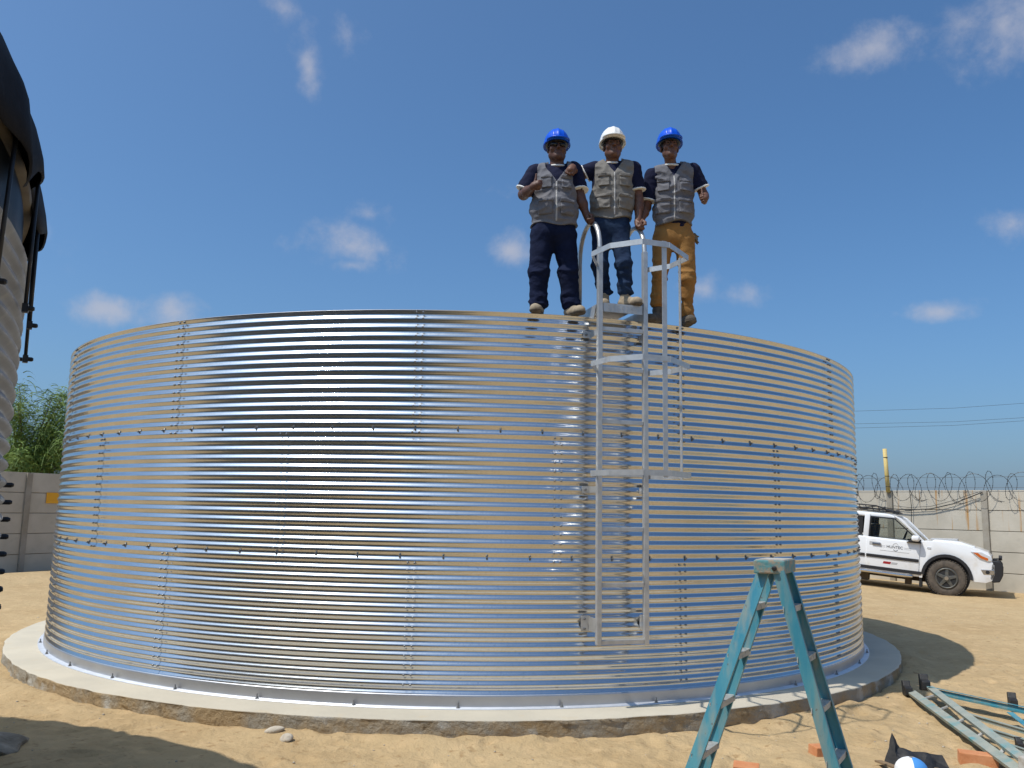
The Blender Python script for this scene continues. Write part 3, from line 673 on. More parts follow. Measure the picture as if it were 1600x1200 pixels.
# ------------------------------------------------------------------ distance fields -> one continuous surface (bodies, clothes)
class Field:
    def __init__(s, lo, hi, h):
        s.lo = np.array(lo, float); s.h = h; n = np.ceil((np.array(hi)-s.lo)/h).astype(int)+1
        s.x, s.y, s.z = [s.lo[i]+h*np.arange(n[i]) for i in range(3)]; s.D = np.full(n, .25, np.float32)
    def sub(s, lo, hi, pad):
        sl = []
        for a, l, u in zip((s.x, s.y, s.z), lo, hi):
            i0, i1 = np.searchsorted(a, [l-pad, u+pad]); sl.append(slice(i0, max(i1, i0)))
        return tuple(sl), s.x[sl[0]][:, None, None], s.y[sl[1]][None, :, None], s.z[sl[2]][None, None, :]
    def put(s, sl, d, k):
        if d.size == 0: return
        a = s.D[sl]
        if k < 0: s.D[sl] = np.maximum(a, -d); return
        if k == 0: s.D[sl] = np.minimum(a, d); return
        hh = np.clip(.5+.5*(d-a)/k, 0, 1) if False else np.maximum(k-np.abs(a-d), 0)/k
        s.D[sl] = np.minimum(a, d) - hh*hh*k*.25
    def cone(s, a, b, ra, rb, k=.03, sy=1., cut=None):
        a = np.array(a, float); b = np.array(b, float); r = max(ra, rb)
        sl, x, y, z = s.sub(np.minimum(a, b)-r/min(sy, 1), np.maximum(a, b)+r/min(sy, 1), .10)
        y = y*sy; a = a*[1, sy, 1]; b = b*[1, sy, 1]; d = b-a; q = d @ d+1e-9
        t = np.clip(((x-a[0])*d[0]+(y-a[1])*d[1]+(z-a[2])*d[2])/q, 0, 1)
        v = np.sqrt((x-a[0]-t*d[0])**2+(y-a[1]-t*d[1])**2+(z-a[2]-t*d[2])**2) - (ra+t*(rb-ra))
        if cut is not None:                       # flat end at b
            dn = d/math.sqrt(q); v = np.maximum(v, (x-b[0])*dn[0]+(y-b[1])*dn[1]+(z-b[2])*dn[2]-cut)
        s.put(sl, v, k); return s
    def ell(s, c, r, k=.03, neg=False):
        c = np.array(c, float); r = np.array(r, float)
        sl, x, y, z = s.sub(c-r, c+r, .10)
        x = x-c[0]; y = y-c[1]; z = z-c[2]
        k0 = np.sqrt((x/r[0])**2+(y/r[1])**2+(z/r[2])**2); k1 = np.sqrt((x/r[0]**2)**2+(y/r[1]**2)**2+(z/r[2]**2)**2)+1e-6
        s.put(sl, k0*(k0-1)/k1, -1 if neg else k); return s
    def grid(s): return s.x[:, None, None], s.y[None, :, None], s.z[None, None, :]
    def copy(s):
        o = object.__new__(Field); o.__dict__.update(s.__dict__); o.D = s.D.copy(); return o
    def mesh(s, name):
        D = s.D.astype(float); D[[0, -1]] = .1; D[:, [0, -1]] = .1; D[:, :, [0, -1]] = .1
        ins = D < 0; n = D.shape
        c8 = [(i, j, k) for i in (0, 1) for j in (0, 1) for k in (0, 1)]
        sub = lambda A, o: A[o[0]:n[0]-1+o[0], o[1]:n[1]-1+o[1], o[2]:n[2]-1+o[2]]
        cnt = sum(sub(ins, o).astype(np.int8) for o in c8); act = (cnt > 0) & (cnt < 8)
        I = np.argwhere(act); idn = np.full(act.shape, -1, np.int64); idn[act] = np.arange(len(I))
        vals = np.stack([D[I[:, 0]+o[0], I[:, 1]+o[1], I[:, 2]+o[2]] for o in c8], 1)
        P = np.zeros((len(I), 3)); C_ = np.zeros(len(I))
        for a in range(8):
            for b in range(a+1, 8):
                oa, ob = np.array(c8[a]), np.array(c8[b])
                if np.abs(oa-ob).sum() != 1: continue
                va, vb = vals[:, a], vals[:, b]; mk = (va < 0) != (vb < 0)
                t = np.where(mk, va/np.where(mk, va-vb, 1), 0)
                P += mk[:, None]*(oa+(ob-oa)*t[:, None]); C_ += mk
        P = s.lo + (I + P/C_[:, None])*s.h
        Fq = []
        for ax in range(3):
            u, v = [(1, 2), (2, 0), (0, 1)][ax]
            sa = [slice(None)]*3; sb = [slice(None)]*3; sa[ax] = slice(0, -1); sb[ax] = slice(1, None)
            A, B = ins[tuple(sa)], ins[tuple(sb)]
            E_ = np.argwhere(A != B)
            E_ = E_[(E_[:, u] > 0) & (E_[:, v] > 0) & (E_[:, u] < n[u]-1) & (E_[:, v] < n[v]-1)]
            q = []
            for du, dv in ((-1, -1), (0, -1), (0, 0), (-1, 0)):
                w = E_.copy(); w[:, u] += du; w[:, v] += dv; q.append(idn[w[:, 0], w[:, 1], w[:, 2]])
            q = np.stack(q, 1); fl = ~A[E_[:, 0], E_[:, 1], E_[:, 2]]
            q[fl] = q[fl][:, ::-1]; Fq.append(q)
        return npmesh(name, P, np.concatenate(Fq))
_wk = [(rng.normal(0, 1, 3), rng.uniform(0, 6.28)) for _ in range(10)]
def wrinkle(x, y, z, f, seed=0):
    s_ = 0
    for i in range(5):
        (k, p) = _wk[(i+seed) % 10]; kn = k/np.linalg.norm(k)*f*(1+.35*i); kz = kn*np.array([.55, .55, 1.3])
        s_ = s_ + np.sin(kz[0]*x+kz[1]*y+kz[2]*z+p+1.3*np.sin(.6*(kz[2]*x-kz[0]*z)+p*2))/(1+.3*i)
    return s_/3
V3 = lambda *a: np.array(a, float)

def hand(F, c, f, u, n, kind):
    """palm + five fingers into field F. f: towards the knuckles, u: towards the thumb side, n: palm normal"""
    f, u, n = [np.array(q, float)/np.linalg.norm(q) for q in (f, u, n)]
    F.cone(c-f*.030, c+f*.030, .027, .030, .012); F.cone(c+u*.020-f*.02, c+u*.022+f*.028, .019, .018, .012); F.cone(c-u*.020-f*.02, c-u*.024+f*.024, .018, .016, .012)
    lens = (.036, .041, .038, .031)
    for i, l in enumerate(lens):
        k = c + f*(.040-.004*abs(i-1.2)) + u*(.030-.0205*i)
        a = k + f*.012 + n*l*.55; b = a + n*l*.45 - f*.016; e = b - f*.026 - n*.006
        F.cone(k, a, .0105, .0098, .004); F.cone(a, b, .0098, .0092, .004); F.cone(b, e, .0092, .0082, .004)
    t0 = c + u*.026 - f*.018 + n*.012
    if kind == 'up':
        t1 = t0 + u*.038 + f*.008; t2 = t1 + u*.046 - f*.002
    else:
        t1 = t0 + n*.022 + f*.016 + u*.010; t2 = t1 + n*.018 + f*.016 - u*.008
    F.cone(t0, t1, .0145, .0118, .008); F.cone(t1, t2, .0115, .0088, .004)

def person(o):
    J = {k: np.array(v, float) for k, v in o['J'].items()}
    root = empty('person', o['root'], o['label'], 'person', None)
    H = J['head']; yaw = o.get('yaw', 0); w = o['wide']; dp = o['deep']; bel = o.get('belly', 0)
    sA, sB = J['shA'], J['shB']; mid = (sA+sB)/2; hip = (J['hipA']+J['hipB'])/2; ch = mid*.62+hip*.38
    def torso(F, e, arms):
        F.ell(mid*.72+hip*.28+V3(0, .005, 0), (w+e, dp+e, .21+e), .05)
        F.ell(mid*.38+hip*.62+V3(0, -.02*bel*3, 0), (w*.93+.02*bel+e, dp*(.93+bel)+e, .19+e), .06)
        F.ell(hip+V3(0, .01, .02), (w*.92+e, dp*.98+e, .14+e), .05)
        nk = J['neck']
        for s_ in (sA, sB): F.cone(nk+(s_-nk)*.25+V3(0, .01, -.035), s_+V3(0, 0, -.012), .055+e, .056+e, .05)
    # ---- skin: head, neck, torso, arms, hands as one surface
    pts = np.array([H+V3(0, 0, .17), H-V3(.13, .16, .16), H+V3(.13, .16, 0), J['elA'], J['elB'], J['haA'], J['haB'], sA, sB, hip])
    F = Field(pts.min(0)-.14, pts.max(0)+.14, .0058)
    torso(F, -.012, 0)
    cy, sn = math.cos(yaw), math.sin(yaw); tl = o.get('tilt', 0.)
    def hp(x, y, z):                                   # head frame (face towards -y) -> world
        y2, z2 = y*math.cos(tl)-z*math.sin(tl), y*math.sin(tl)+z*math.cos(tl)
        return H + V3(x*cy-y2*sn, x*sn+y2*cy, z2)*o.get('hs', 1)
    fw = o.get('face', 1.)
    F.cone(J['neck']-V3(0, 0, .06), hp(0, .015, -.06), o.get('nk', .056), o.get('nk', .056)*.96, .03)
    F.ell(hp(0, .018, .045), V3(.076, .096, .098)*o.get('hs', 1), .02); F.ell(hp(0, -.022, -.040), (.060*fw, .068, .078), .03)
    F.ell(hp(0, -.066, -.098), (.028*fw, .022, .022), .03); F.cone(hp(-.045*fw, -.005, -.07), hp(0, -.06, -.1), .024, .022, .03); F.cone(hp(.045*fw, -.005, -.07), hp(0, -.06, -.1), .024, .022, .03)
    F.cone(hp(-.038, -.080, .022), hp(.038, -.080, .022), .013, .013, .012)
    for s_ in (-1, 1):
        F.ell(hp(.043*s_*fw, -.062, -.030), (.024, .024, .026), .02); F.ell(hp(.079*s_, .012, -.012), (.011, .020, .031), .006)
        F.ell(hp(.031*s_, -.097, .003), (.017, .013, .009), neg=True); F.cone(hp(.031*s_-.011, -.083, .003), hp(.031*s_+.011, -.083, .003), .0085, .0085, .003)
    F.cone(hp(0, -.090, .014), hp(0, -.112, -.030), .009, .0135, .010); F.ell(hp(-.012, -.100, -.034), (.009, .010, .008), .006); F.ell(hp(.012, -.100, -.034), (.009, .010, .008), .006)
    F.cone(hp(-.020, -.087, -.058), hp(.020, -.087, -.058), .0078, .0078, .006); F.cone(hp(-.018, -.086, -.070), hp(.018, -.086, -.070), .0085, .0085, .006)
    ar = o.get('arm', 1.)
    for (a, b, c) in ((sA, J['elA'], J['haA']), (sB, J['elB'], J['haB'])):
        wr = c + (b-c)/np.linalg.norm(b-c)*.055
        F.cone(a, b, .054*ar, .043*ar, .03); F.cone(b, b*.6+wr*.4, .043*ar, .042*ar, .02); F.cone(b*.6+wr*.4, wr, .042*ar, .0265*ar, .02); F.cone(wr, c, .0265*ar, .026, .02)
    for s_ in 'AB': hand(F, J['ha'+s_], *o['hand'+s_])
    link('body', F.mesh('body'), o['skin'], root, True)
    for s_ in (-1, 1):
        if o.get('glasses'): continue
        mb = Field(hp(.031*s_, -.09, .003)-.03, hp(.031*s_, -.09, .003)+.03, .0035); mb.ell(hp(.031*s_, -.090, .002), (.011, .006, .0048), 0); link('eye', mb.mesh('eye'), m_eye, root, True)
        mb = MB(); mb.tube([hp(.014*s_, -.096, .019), hp(.032*s_, -.094, .026), hp(.048*s_, -.082, .021)], [.004, .0045, .003], 6); mb.build('eyebrow', m_hair, root, True)
    # hair below the helmet
    F = Field(H-V3(.13, .15, .12), H+V3(.13, .16, .16), .006); F.ell(hp(0, .026, .036), V3(.083, .099, .10)*o.get('hs', 1), 0)
    x, y, z = F.grid(); yl = -(x-H[0])*sn+(y-H[1])*cy
    F.D = np.maximum(F.D, np.maximum(-(yl+.030)-.0*z, -(z-H[2]+.052)-0*x-0*y)); F.D = np.maximum(F.D, -(np.abs(yl-.012)-.022+(z-H[2])*.2+0*x)*((z-H[2]) < .02)-((z-H[2]) >= .02)*.05+0*x) if False else F.D
    link('hair', F.mesh('hair'), m_hair, root, True)
    # helmet
    F = Field(H-V3(.2, .24, .06), H+V3(.2, .24, .22), .0052); x, y, z = F.grid()
    hx = x-H[0]; hy = y-H[1]; lx = hx*cy+hy*sn; ly = -hx*sn+hy*cy+.0*z; lz = (z-H[2])*math.cos(tl)-ly*math.sin(tl)*1.0; ly = ly*math.cos(tl)
    hb = .052
    dome = (np.sqrt((lx/.116)**2+((ly-.012)/.142)**2+((lz-hb)/.132)**2)-1)*.116
    dome = dome - .004*np.exp(-(lx/.012)**2) - .0025*np.exp(-((np.abs(lx)-.048)/.008)**2)
    low = hb-.004
    shell = np.maximum(dome, low-lz)
    rim_r = np.sqrt((lx/.124)**2+((ly-.008)/.152)**2)
    brim = np.maximum(np.maximum((rim_r-1)*.12, np.abs(lz-hb+.004+.10*np.clip(rim_r-.86, 0, 1))-.009), -(dome+.05))
    pk = np.sqrt((lx/.106)**2+((ly+.075)/.108)**2); peak = np.maximum(np.maximum((pk-1)*.11, np.abs(lz-hb+.006+.16*np.clip(-ly-.11, 0, 1))-.0075), -(dome+.05))
    F.D = np.minimum(np.minimum(shell, brim), peak).astype(np.float32)
    hel = link('helmet', F.mesh('helmet'), o['helmet'], root, True)
    F = Field(H-V3(.16, .19, .05), H+V3(.16, .19, .1), .006); x, y, z = F.grid(); lx = (x-H[0])*cy+(y-H[1])*sn; ly = -(x-H[0])*sn+(y-H[1])*cy; lz = z-H[2]
    rr = np.sqrt((lx/.088)**2+((ly-.014)/.112)**2); F.D = np.maximum((rr-1.18)*.09, np.abs(lz-hb+.013)-.006).astype(np.float32)
    link('dark_underside', F.mesh('dark_underside'), m_trim, hel, True)  # black disc across the helmet's underside, standing in for the shade inside it
    if o.get('glasses'):
        for s_ in (-1, 1):
            F = Field(hp(.034*s_, -.08, .004)-.05, hp(.034*s_, -.08, .004)+.05, .0035); F.ell(hp(.034*s_, -.094, .003), (.029, .011, .020), 0)
            link('sunglass_lens', F.mesh('sunglass_lens'), m_lens, root, True)
        mb = MB(); mb.tube([hp(-.080, .01, .010), hp(-.062, -.085, .012), hp(-.02, -.107, .012), hp(.02, -.107, .012), hp(.062, -.085, .012), hp(.080, .01, .010)], .004, 6); mb.build('sunglass_frame', m_lens, root, True)
    # ---- shirt with sleeves
    slv = {}
    lo = np.minimum(np.minimum(sA, sB), np.minimum(J['elA'], J['elB'])); hi = np.maximum(np.maximum(sA, sB), np.maximum(J['elA'], J['elB']))
    lo = np.minimum(lo, hip)-V3(.14, .24, .12); hi = np.maximum(hi, J['neck'])+V3(.14, .2, .06)
    F = Field(lo, hi, .0072); torso(F, .004, 1)
    T = F.copy(); x, y, z = F.grid()
    F.D = np.maximum(F.D, (o['shirt_hem']-z)+0*x+0*y)
    for s_, (a, b, fr) in dict(A=(sA, J['elA'], o['slA']), B=(sB, J['elB'], o['slB'])).items():
        e = a+(b-a)*fr; slv[s_] = (a, e); F.cone(a, e, .074*ar, .079*ar, .03, cut=0)
    nk = J['neck']; F.put((slice(None),)*3, (np.sqrt((x-nk[0])**2+(y-nk[1]-.005)**2+((z-nk[2]-.035)*.9)**2)-.075).astype(np.float32), -1)
    F.D = F.D + (.0055*wrinkle(x, y, z, 48, 1)).astype(np.float32)
    link('shirt', F.mesh('shirt'), m_navy, root, True)
    for s_, (a, e) in slv.items():
        G = Field(np.minimum(a, e)-.12, np.maximum(a, e)+.12, .006); d = (e-a)/np.linalg.norm(e-a)
        G.cone(e-d*.011, e+d*.003, .0845*ar, .0845*ar, 0, cut=.0); x2, y2, z2 = G.grid()
        G.D = np.maximum(G.D, -((x2-e[0])*d[0]+(y2-e[1])*d[1]+(z2-e[2])*d[2]+.011)); link('sleeve_trim', G.mesh('sleeve_trim'), m_white, root, True)
    mb = MB(); ring = [nk+V3(.066*math.cos(q), .062*math.sin(q)-.004, -.024+.016*math.sin(q)) for q in np.linspace(0, 2*math.pi, 24, endpoint=False)]
    mb.tube(ring, .010, 8, closed=True); mb.build('collar', m_white, root, True)
    # ---- vest
    T2_ = T.copy(); hz = o['vest_hem']; vz = o['v_z']; cx0 = mid[0]+(nk[0]-mid[0])*.5
    wr_ = (.020*np.abs(wrinkle(x, y, z, 20, 3))+.013*np.abs(wrinkle(x, y, z, 44, 5))-.010).astype(np.float32)
    base = T.D-.019 + wr_ - (.016*np.clip((mid[2]-.25-z)/.4, 0, 1)*1.0).astype(np.float32)
    ax = (x-mid[0])
    lim = .5*abs(sB[0]-sA[0])
    slope = (sB[2]-sA[2])/(sB[0]-sA[0])
    zs = z-slope*(x-mid[0])
    arm = lim*o.get('yoke', .98) + .5*np.clip((mid[2]-.17-zs), 0, .2)
    vest = np.maximum(base, hz - .018*np.sin(ax*17+o['seed']) - z + 0*y)
    vest = np.maximum(vest, np.abs(ax)-arm+0*y)
    ys = mid[1]-.03
    vneck = np.maximum(np.abs(x-cx0) - .055 - np.clip((z-vz)*.42, -.2, .12), y-ys)          # opening at the front
    vneck = np.maximum(np.abs(x-cx0) - np.clip((z-vz)*.62, -.2, .10), y-ys)
    vest = np.maximum(vest, -vneck)
    V_ = T.copy(); V_.D = vest.astype(np.float32)
    V_.put((slice(None),)*3, (np.sqrt((x-nk[0])**2+(y-nk[1]-.012)**2+((z-nk[2]-.03)*.8)**2)-.086).astype(np.float32), -1)
    vo = link('vest', V_.mesh('vest'), o['vest'], root, True)
    def patch(name, x0, x1, z0, z1, th, mat, par, extra=0):
        G = T.copy(); 
        d = base-th; rx = np.maximum(np.abs(x-(x0+x1)/2)-(x1-x0)/2, np.abs(z-(z0+z1)/2)-(z1-z0)/2+extra)
        G.D = np.maximum(np.maximum(d, rx+0*y), y-ys+.02+0*x).astype(np.float32); me = G.mesh(name)
        return link(name, me, mat, par, True) if len(me.polygons) else None
    zc = mid[2]; hw = lim
    for s_ in (-1, 1):
        xa, xb = sorted((cx0+s_*hw*.26, cx0+s_*hw*.80))
        pk_ = patch('pocket', xa, xb, zc-.215, zc-.105, .018, o['vest'], vo)
        if pk_: patch('pocket_flap', xa-.004, xb+.004, zc-.128, zc-.094, .028, o['vest'], pk_)
        xa, xb = sorted((cx0+s_*hw*.22, cx0+s_*hw*.92))
        pk_ = patch('pocket', xa, xb, hz+.075, hz+.205, .020, o['vest'], vo)
        if pk_: patch('pocket_flap', xa-.004, xb+.004, hz+.180, hz+.212, .030, o['vest'], pk_)
    patch('zip', cx0-.008, cx0+.008, hz+.012, vz-.004, .006, m_vestedge, vo)
    # ---- trousers
    tp = o['trouser']
    pts = np.array([J[k] for k in ('hipA', 'hipB', 'knA', 'knB', 'anA', 'anB')]); F = Field(pts.min(0)-V3(.2, .22, .06), pts.max(0)+V3(.2, .22, .17), .0072)
    F.ell(hip+V3(0, .01, .01), (w*.90+.012, dp*(.98+bel*.5)+.012, .135), .03); F.ell(hip+V3(0, .01, .10), (w*.90+.010, dp*(.96+bel*.6)+.010, .10), .04)
    for s_ in 'AB':
        a, b, c = J['hip'+s_]-V3(0, 0, .02), J['kn'+s_], J['an'+s_]; r0, r1, r2 = o['leg']
        F.cone(a, b, r0, r1, .045); F.cone(b, c, r1, r2, .02)
        F.ell(b*.97+c*.03+V3(0, -.012, 0), (r1*.95, r1*.95, .07), .03)
        F.ell(c*.9+b*.1, (r2*1.16, r2*1.12, .035), .03); F.ell(c*.985+b*.015+V3(.01, 0, -.012), (r2*1.18, r2*1.16, .026), .02); F.ell(c*.75+b*.25, (r2*1.12, r2*1.08, .03), .03)
    x, y, z = F.grid()
    bl = np.clip(1.2-np.minimum(np.abs(z-J['knA'][2]), np.abs(z-J['anA'][2]))/.16, .35, 1.2)
    F.D = F.D + ((.022*np.abs(wrinkle(x, y, z, 24, 2))-.006)*bl + .008*np.abs(wrinkle(x, y, z, 60, 6))*bl).astype(np.float32)
    F.D = np.maximum(F.D, (z-hip[2]-.145)+0*x+0*y)
    tr = link('trousers', F.mesh('trousers'), tp, root, True)
    # ---- boots
    for s_ in 'AB':
        an = J['an'+s_]; toe = J['to'+s_]; gz_ = o['floor'+s_]
        d = toe-an; d[2] = 0; d /= np.linalg.norm(d); side = V3(-d[1], d[0], 0)
        he = V3(an[0], an[1], gz_)-d*.035; to = V3(an[0], an[1], gz_)+d*.175
        F = Field(np.minimum(he, to)-V3(.09, .09, .01), np.maximum(he, to)+V3(.09, .09, .2), .0055)
        F.cone(he+V3(0, 0, .05), he+V3(0, 0, .05)+d*.09, .043, .045, .02); F.cone(he+d*.07+V3(0, 0, .045), to+V3(0, 0, .036)-d*.03, .046, .042, .02)
        F.cone(he+d*.03+V3(0, 0, .06), V3(an[0], an[1], gz_+.14), .046, .046, .03); F.ell(to-d*.04+V3(0, 0, .035), (.048, .048, .04), .02)
        x, y, z = F.grid(); Sx = F.copy(); F.D = np.maximum(F.D, (gz_+.022-z)+0*x+0*y) + (.002*wrinkle(x, y, z, 90, 4)).astype(np.float32)
        bo = link('boot', F.mesh('boot'), o['boot'], root, True)
        Sx.D = np.maximum(np.maximum(Sx.D-.006, z-gz_-.026+0*x+0*y), gz_-z+0*x+0*y); link('sole', Sx.mesh('sole'), m_sole, bo, True)
    return root

UPH = lambda f, u: None
# left man: blue helmet, sunglasses, thumb up, hand on the grab rail
Y1 = 7.34
def jp(x, y, dy=0, Y=Y1): return at(x, y, Y+dy)
FL = ZT+.004
person(dict(root=(jp(872, 490)[0], Y1, FL), seed=1., label='man in blue helmet and dark sunglasses giving a thumbs-up, grey vest and navy trousers', wide=.205, deep=.148, belly=.16, arm=1.12, nk=.064, face=1.14, glasses=True,
    J=dict(head=jp(870, 233, -.02), neck=jp(871, 256, .01), shA=jp(837, 270, .01), shB=jp(896, 267, .04), elA=jp(818, 304, .02), haA=jp(836, 290, -.27), elB=jp(906, 308, .0), haB=jp(919, 343, -.02),
           hipA=jp(848, 367, .02), hipB=jp(882, 367, .02), knA=jp(842, 424, -.01), knB=jp(888, 424, .01), anA=jp(841, 476, .01), anB=jp(892, 476, .03), toA=jp(834, 487, -.2), toB=jp(912, 488, -.14)),
    handA=((.75, -.45, .15), (.12, -.1, 1), (.55, .8, 0), 'up'), handB=((.35, -.55, -.75), (-.4, -.75, .4), (.75, -.1, .5), 'grip'),
    slA=.86, slB=.80, shirt_hem=jp(870, 362)[2], vest_hem=jp(870, 356)[2], v_z=jp(870, 292)[2], vest=m_vest, trouser=m_jean, leg=(.112, .092, .074), helmet=m_blue, skin=m_skin2, boot=m_bootL, floorA=FL, floorB=FL, yaw=.10, tilt=-.06, yoke=.93, palezip=True))
# middle man: white helmet, arm round the left man, other hand on the grab rail
Y2 = 7.46
j2 = lambda x, y, dy=0: at(x, y, Y2+dy)
PF = 3.53
person(dict(root=(j2(960, 470)[0], Y2, PF), seed=2.2, label='man in white helmet, beige-grey vest and blue jeans between two men in blue helmets', wide=.188, deep=.120, arm=1.0, nk=.060, face=1.06,
    J=dict(head=j2(957, 230, -.03), neck=j2(957, 252, .01), shA=j2(928, 264, .02), shB=j2(989, 264, .01), elA=j2(906, 276, .06), haA=j2(893, 263, -.27), elB=j2(998, 312, .02), haB=j2(997, 350, -.08),
           hipA=j2(941, 357, .02), hipB=j2(967, 357, .0), knA=j2(937, 412, -.02), knB=j2(974, 411, -.09), anA=j2(944, 455, .05), anB=j2(977, 455, -.06), toA=j2(944, 470, -.2), toB=j2(1000, 470, -.20)),
    handA=((-.35, -.55, -.75), (.9, -.3, -.2), (-.2, .3, -.9), 'grip'), handB=((.1, -.35, -.95), (-.7, -.65, .2), (.6, -.3, -.2), 'grip'),
    slA=.62, slB=.72, shirt_hem=j2(957, 352)[2], vest_hem=j2(957, 345)[2], v_z=j2(957, 276)[2], vest=m_vest2, trouser=m_jean2, leg=(.094, .076, .060), helmet=m_whel, skin=m_skin, boot=m_bootL, floorA=PF, floorB=PF, yaw=.04, tilt=-.10, yoke=.99))
# right man: blue helmet, tan trousers, thumb up
Y3 = 7.62
j3 = lambda x, y, dy=0: at(x, y, Y3+dy)
person(dict(root=(j3(1050, 505)[0], Y3, FL), seed=3.7, label='slim man in blue helmet and tan trousers giving a thumbs-up with his left hand', wide=.178, deep=.112, arm=.98, nk=.054, face=.96,
    J=dict(head=j3(1046, 231, -.10), neck=j3(1049, 255, -.05), shA=j3(1020, 274, -.04), shB=j3(1083, 267, -.05), elA=j3(1010, 325, -.02), haA=j3(1000, 349, -.22), elB=j3(1100, 306, -.02), haB=j3(1101, 312, -.26),
           hipA=j3(1036, 371, .0), hipB=j3(1069, 371, .0), knA=j3(1031, 428, -.04), knB=j3(1074, 434, -.03), anA=j3(1027, 474, .0), anB=j3(1073, 492, .05), toA=j3(1012, 490, -.15), toB=j3(1084, 508, -.18)),
    handA=((-.4, -.5, -.75), (.4, -.8, .3), (.6, -.3, -.4), 'grip'), handB=((-.1, -1, .05), (-.1, .05, 1), (-.9, .1, 0), 'up'),
    slA=.80, slB=.72, shirt_hem=j3(1050, 364)[2], vest_hem=j3(1050, 353)[2], v_z=j3(1050, 283)[2], vest=m_vest, trouser=m_tan, leg=(.098, .076, .056), helmet=m_blue, skin=m_skin, boot=m_bootD, floorA=FL, floorB=FL, yaw=.0, tilt=-.10, yoke=.95))
# work gloves hanging from the right man's back pocket
G = Field(j3(1086, 371, .05)-.1, j3(1086, 371, .05)+.1, .005); c = j3(1085, 367, .03)
G.cone(c, c+V3(.012, 0, -.045), .018, .022, .01)
for i in range(4): G.cone(c+V3(.0, -.02+.014*i, -.04), c+V3(.03, -.03+.02*i, -.085+.01*(i % 2)), .009, .007, .004)
G.cone(c+V3(0, 0, .0), c+V3(.035, -.01, -.02), .009, .008, .004)
tag(link('work_gloves', G.mesh('work_gloves'), m_glove, None, True), 'pair of work gloves tucked in the back pocket of the tan trousers', 'gloves')

# ------------------------------------------------------------------ white pickup
CS, CZ = 75., 67.3
hd = np.array([.87, -.493, 0]); hd /= np.linalg.norm(hd)
Wc = onz(1478, 931)
car = empty('pickup_truck', (Wc[0], Wc[1], gh(Wc[0], Wc[1])-.01), 'white pickup with roof rack and black bull bar parked by the pale wall', 'pickup truck')
pit = math.atan(.088)
car.rotation_euler = (Matrix.Rotation(math.atan2(hd[1], hd[0]), 4, 'Z') @ Matrix.Rotation(pit, 4, 'Y')).to_euler()
def cpart(mb, name, mat, parent=None, smooth=False, bevel=0):     # geometry given in the car's own frame: x forward, y away from the viewer, z up
    me = mb.mesh(name)
    bm = bmesh.new(); bm.from_mesh(me)
    if bevel: bmesh.ops.bevel(bm, geom=bm.edges[:], offset=bevel, segments=3, affect='EDGES', profile=.5, clamp_overlap=True)
    bmesh.ops.recalc_face_normals(bm, faces=bm.faces[:]); bm.to_mesh(me); bm.free()
    me.materials.append(mat)
    if smooth:
        me.polygons.foreach_set('use_smooth', [True]*len(me.polygons))
        if hasattr(me, 'set_sharp_from_angle'): me.set_sharp_from_angle(angle=R_(35))
    o = bpy.data.objects.new(name, me); COL.objects.link(o); o.parent = parent or car; return o
e3 = np.eye(3); WD = 1.66
def arch(cx, cz, r, a0, a1, n=12): return [(cx+r*math.cos(R_(q)), cz+r*math.sin(R_(q))) for q in np.linspace(a0, a1, n)]
def side_prism(poly, y0, y1, mb=None, mi=0):
    mb = mb or MB(); return mb.prism(poly, (0, y0, 0), e3[0], e3[2], (0, y1-y0, 0), mi)
WR = .49                                     # wheel arch radius
# front clip: fenders + hood + bumper, arch cut out
fc = [(-.56, .33), (-.56, 1.155), (-.30, 1.185), (.05, 1.185), (.35, 1.165), (.62, 1.115), (.80, 1.06), (.86, .98), (.885, .86), (.93, .80), (.945, .60), (.90, .46), (.78, .40), (.50, .385)]
fc += arch(0, .40, WR, -1, 181, 16)[0:]
fc += [(-.50, .33)]
body = cpart(side_prism(fc, 0, WD), 'front_body', m_paint, smooth=True, bevel=.035)
hs_ = MB(); hs_.prism([(-.38, 1.16), (-.30, 1.215), (.22, 1.225), (.55, 1.145), (.5, 1.1)], (0, .30, 0), e3[0], e3[2], (0, WD-.60, 0)); cpart(hs_, 'bonnet_bulge', m_paint, smooth=True, bevel=.03)
cpart(MB().prism([(-.42, 1.19), (-.40, 1.225), (.16, 1.275), (.17, 1.20)], (0, WD*.45, 0), e3[0], e3[2], (0, .5, 0)), 'bonnet_scoop', m_greyprint, bevel=.008)
# cab lower part and rear
cabl = [(-2.42, .34), (-2.42, 1.13), (-.56, 1.13), (-.56, .34)]
cpart(side_prism(cabl, .012, WD-.012), 'cab_side', m_paint, smooth=True, bevel=.02)
dr = MB(); dr.prism([(-1.70, .385), (-1.72, 1.10), (-.575, 1.10), (-.575, .385)], (0, -.004, 0), e3[0], e3[2], (0, .05, 0)); door = cpart(dr, 'door', m_paint, smooth=True, bevel=.01)
cpart(MB().box((-1.49, -.018, .985), (.19, .03, .055)), 'door_handle', m_chrome, door, bevel=.008)
cpart(MB().box((-1.53, -.001, .985), (.235, .012, .085)), 'handle_recess', m_greyprint, door, bevel=.004)
cpart(MB().box((-1.145, -.012, .70), (1.12, .018, .07)), 'rubbing_strip', m_trim, door, bevel=.005)
cpart(MB().box((-2.07, .001, .70), (.66, .018, .07)), 'rubbing_strip', m_trim, bevel=.005)
cpart(MB().box((-1.45, -.004, .425), (1.85, .02, .075)), 'sill_trim', m_trim, bevel=.006)
sb = MB(); sb.tube([(-2.5, -.05, .335), (-.86, -.05, .335), (-.72, -.01, .335), (-.66, .1, .335)], .038, 10); cpart(sb, 'side_step', m_chrome, smooth=True)
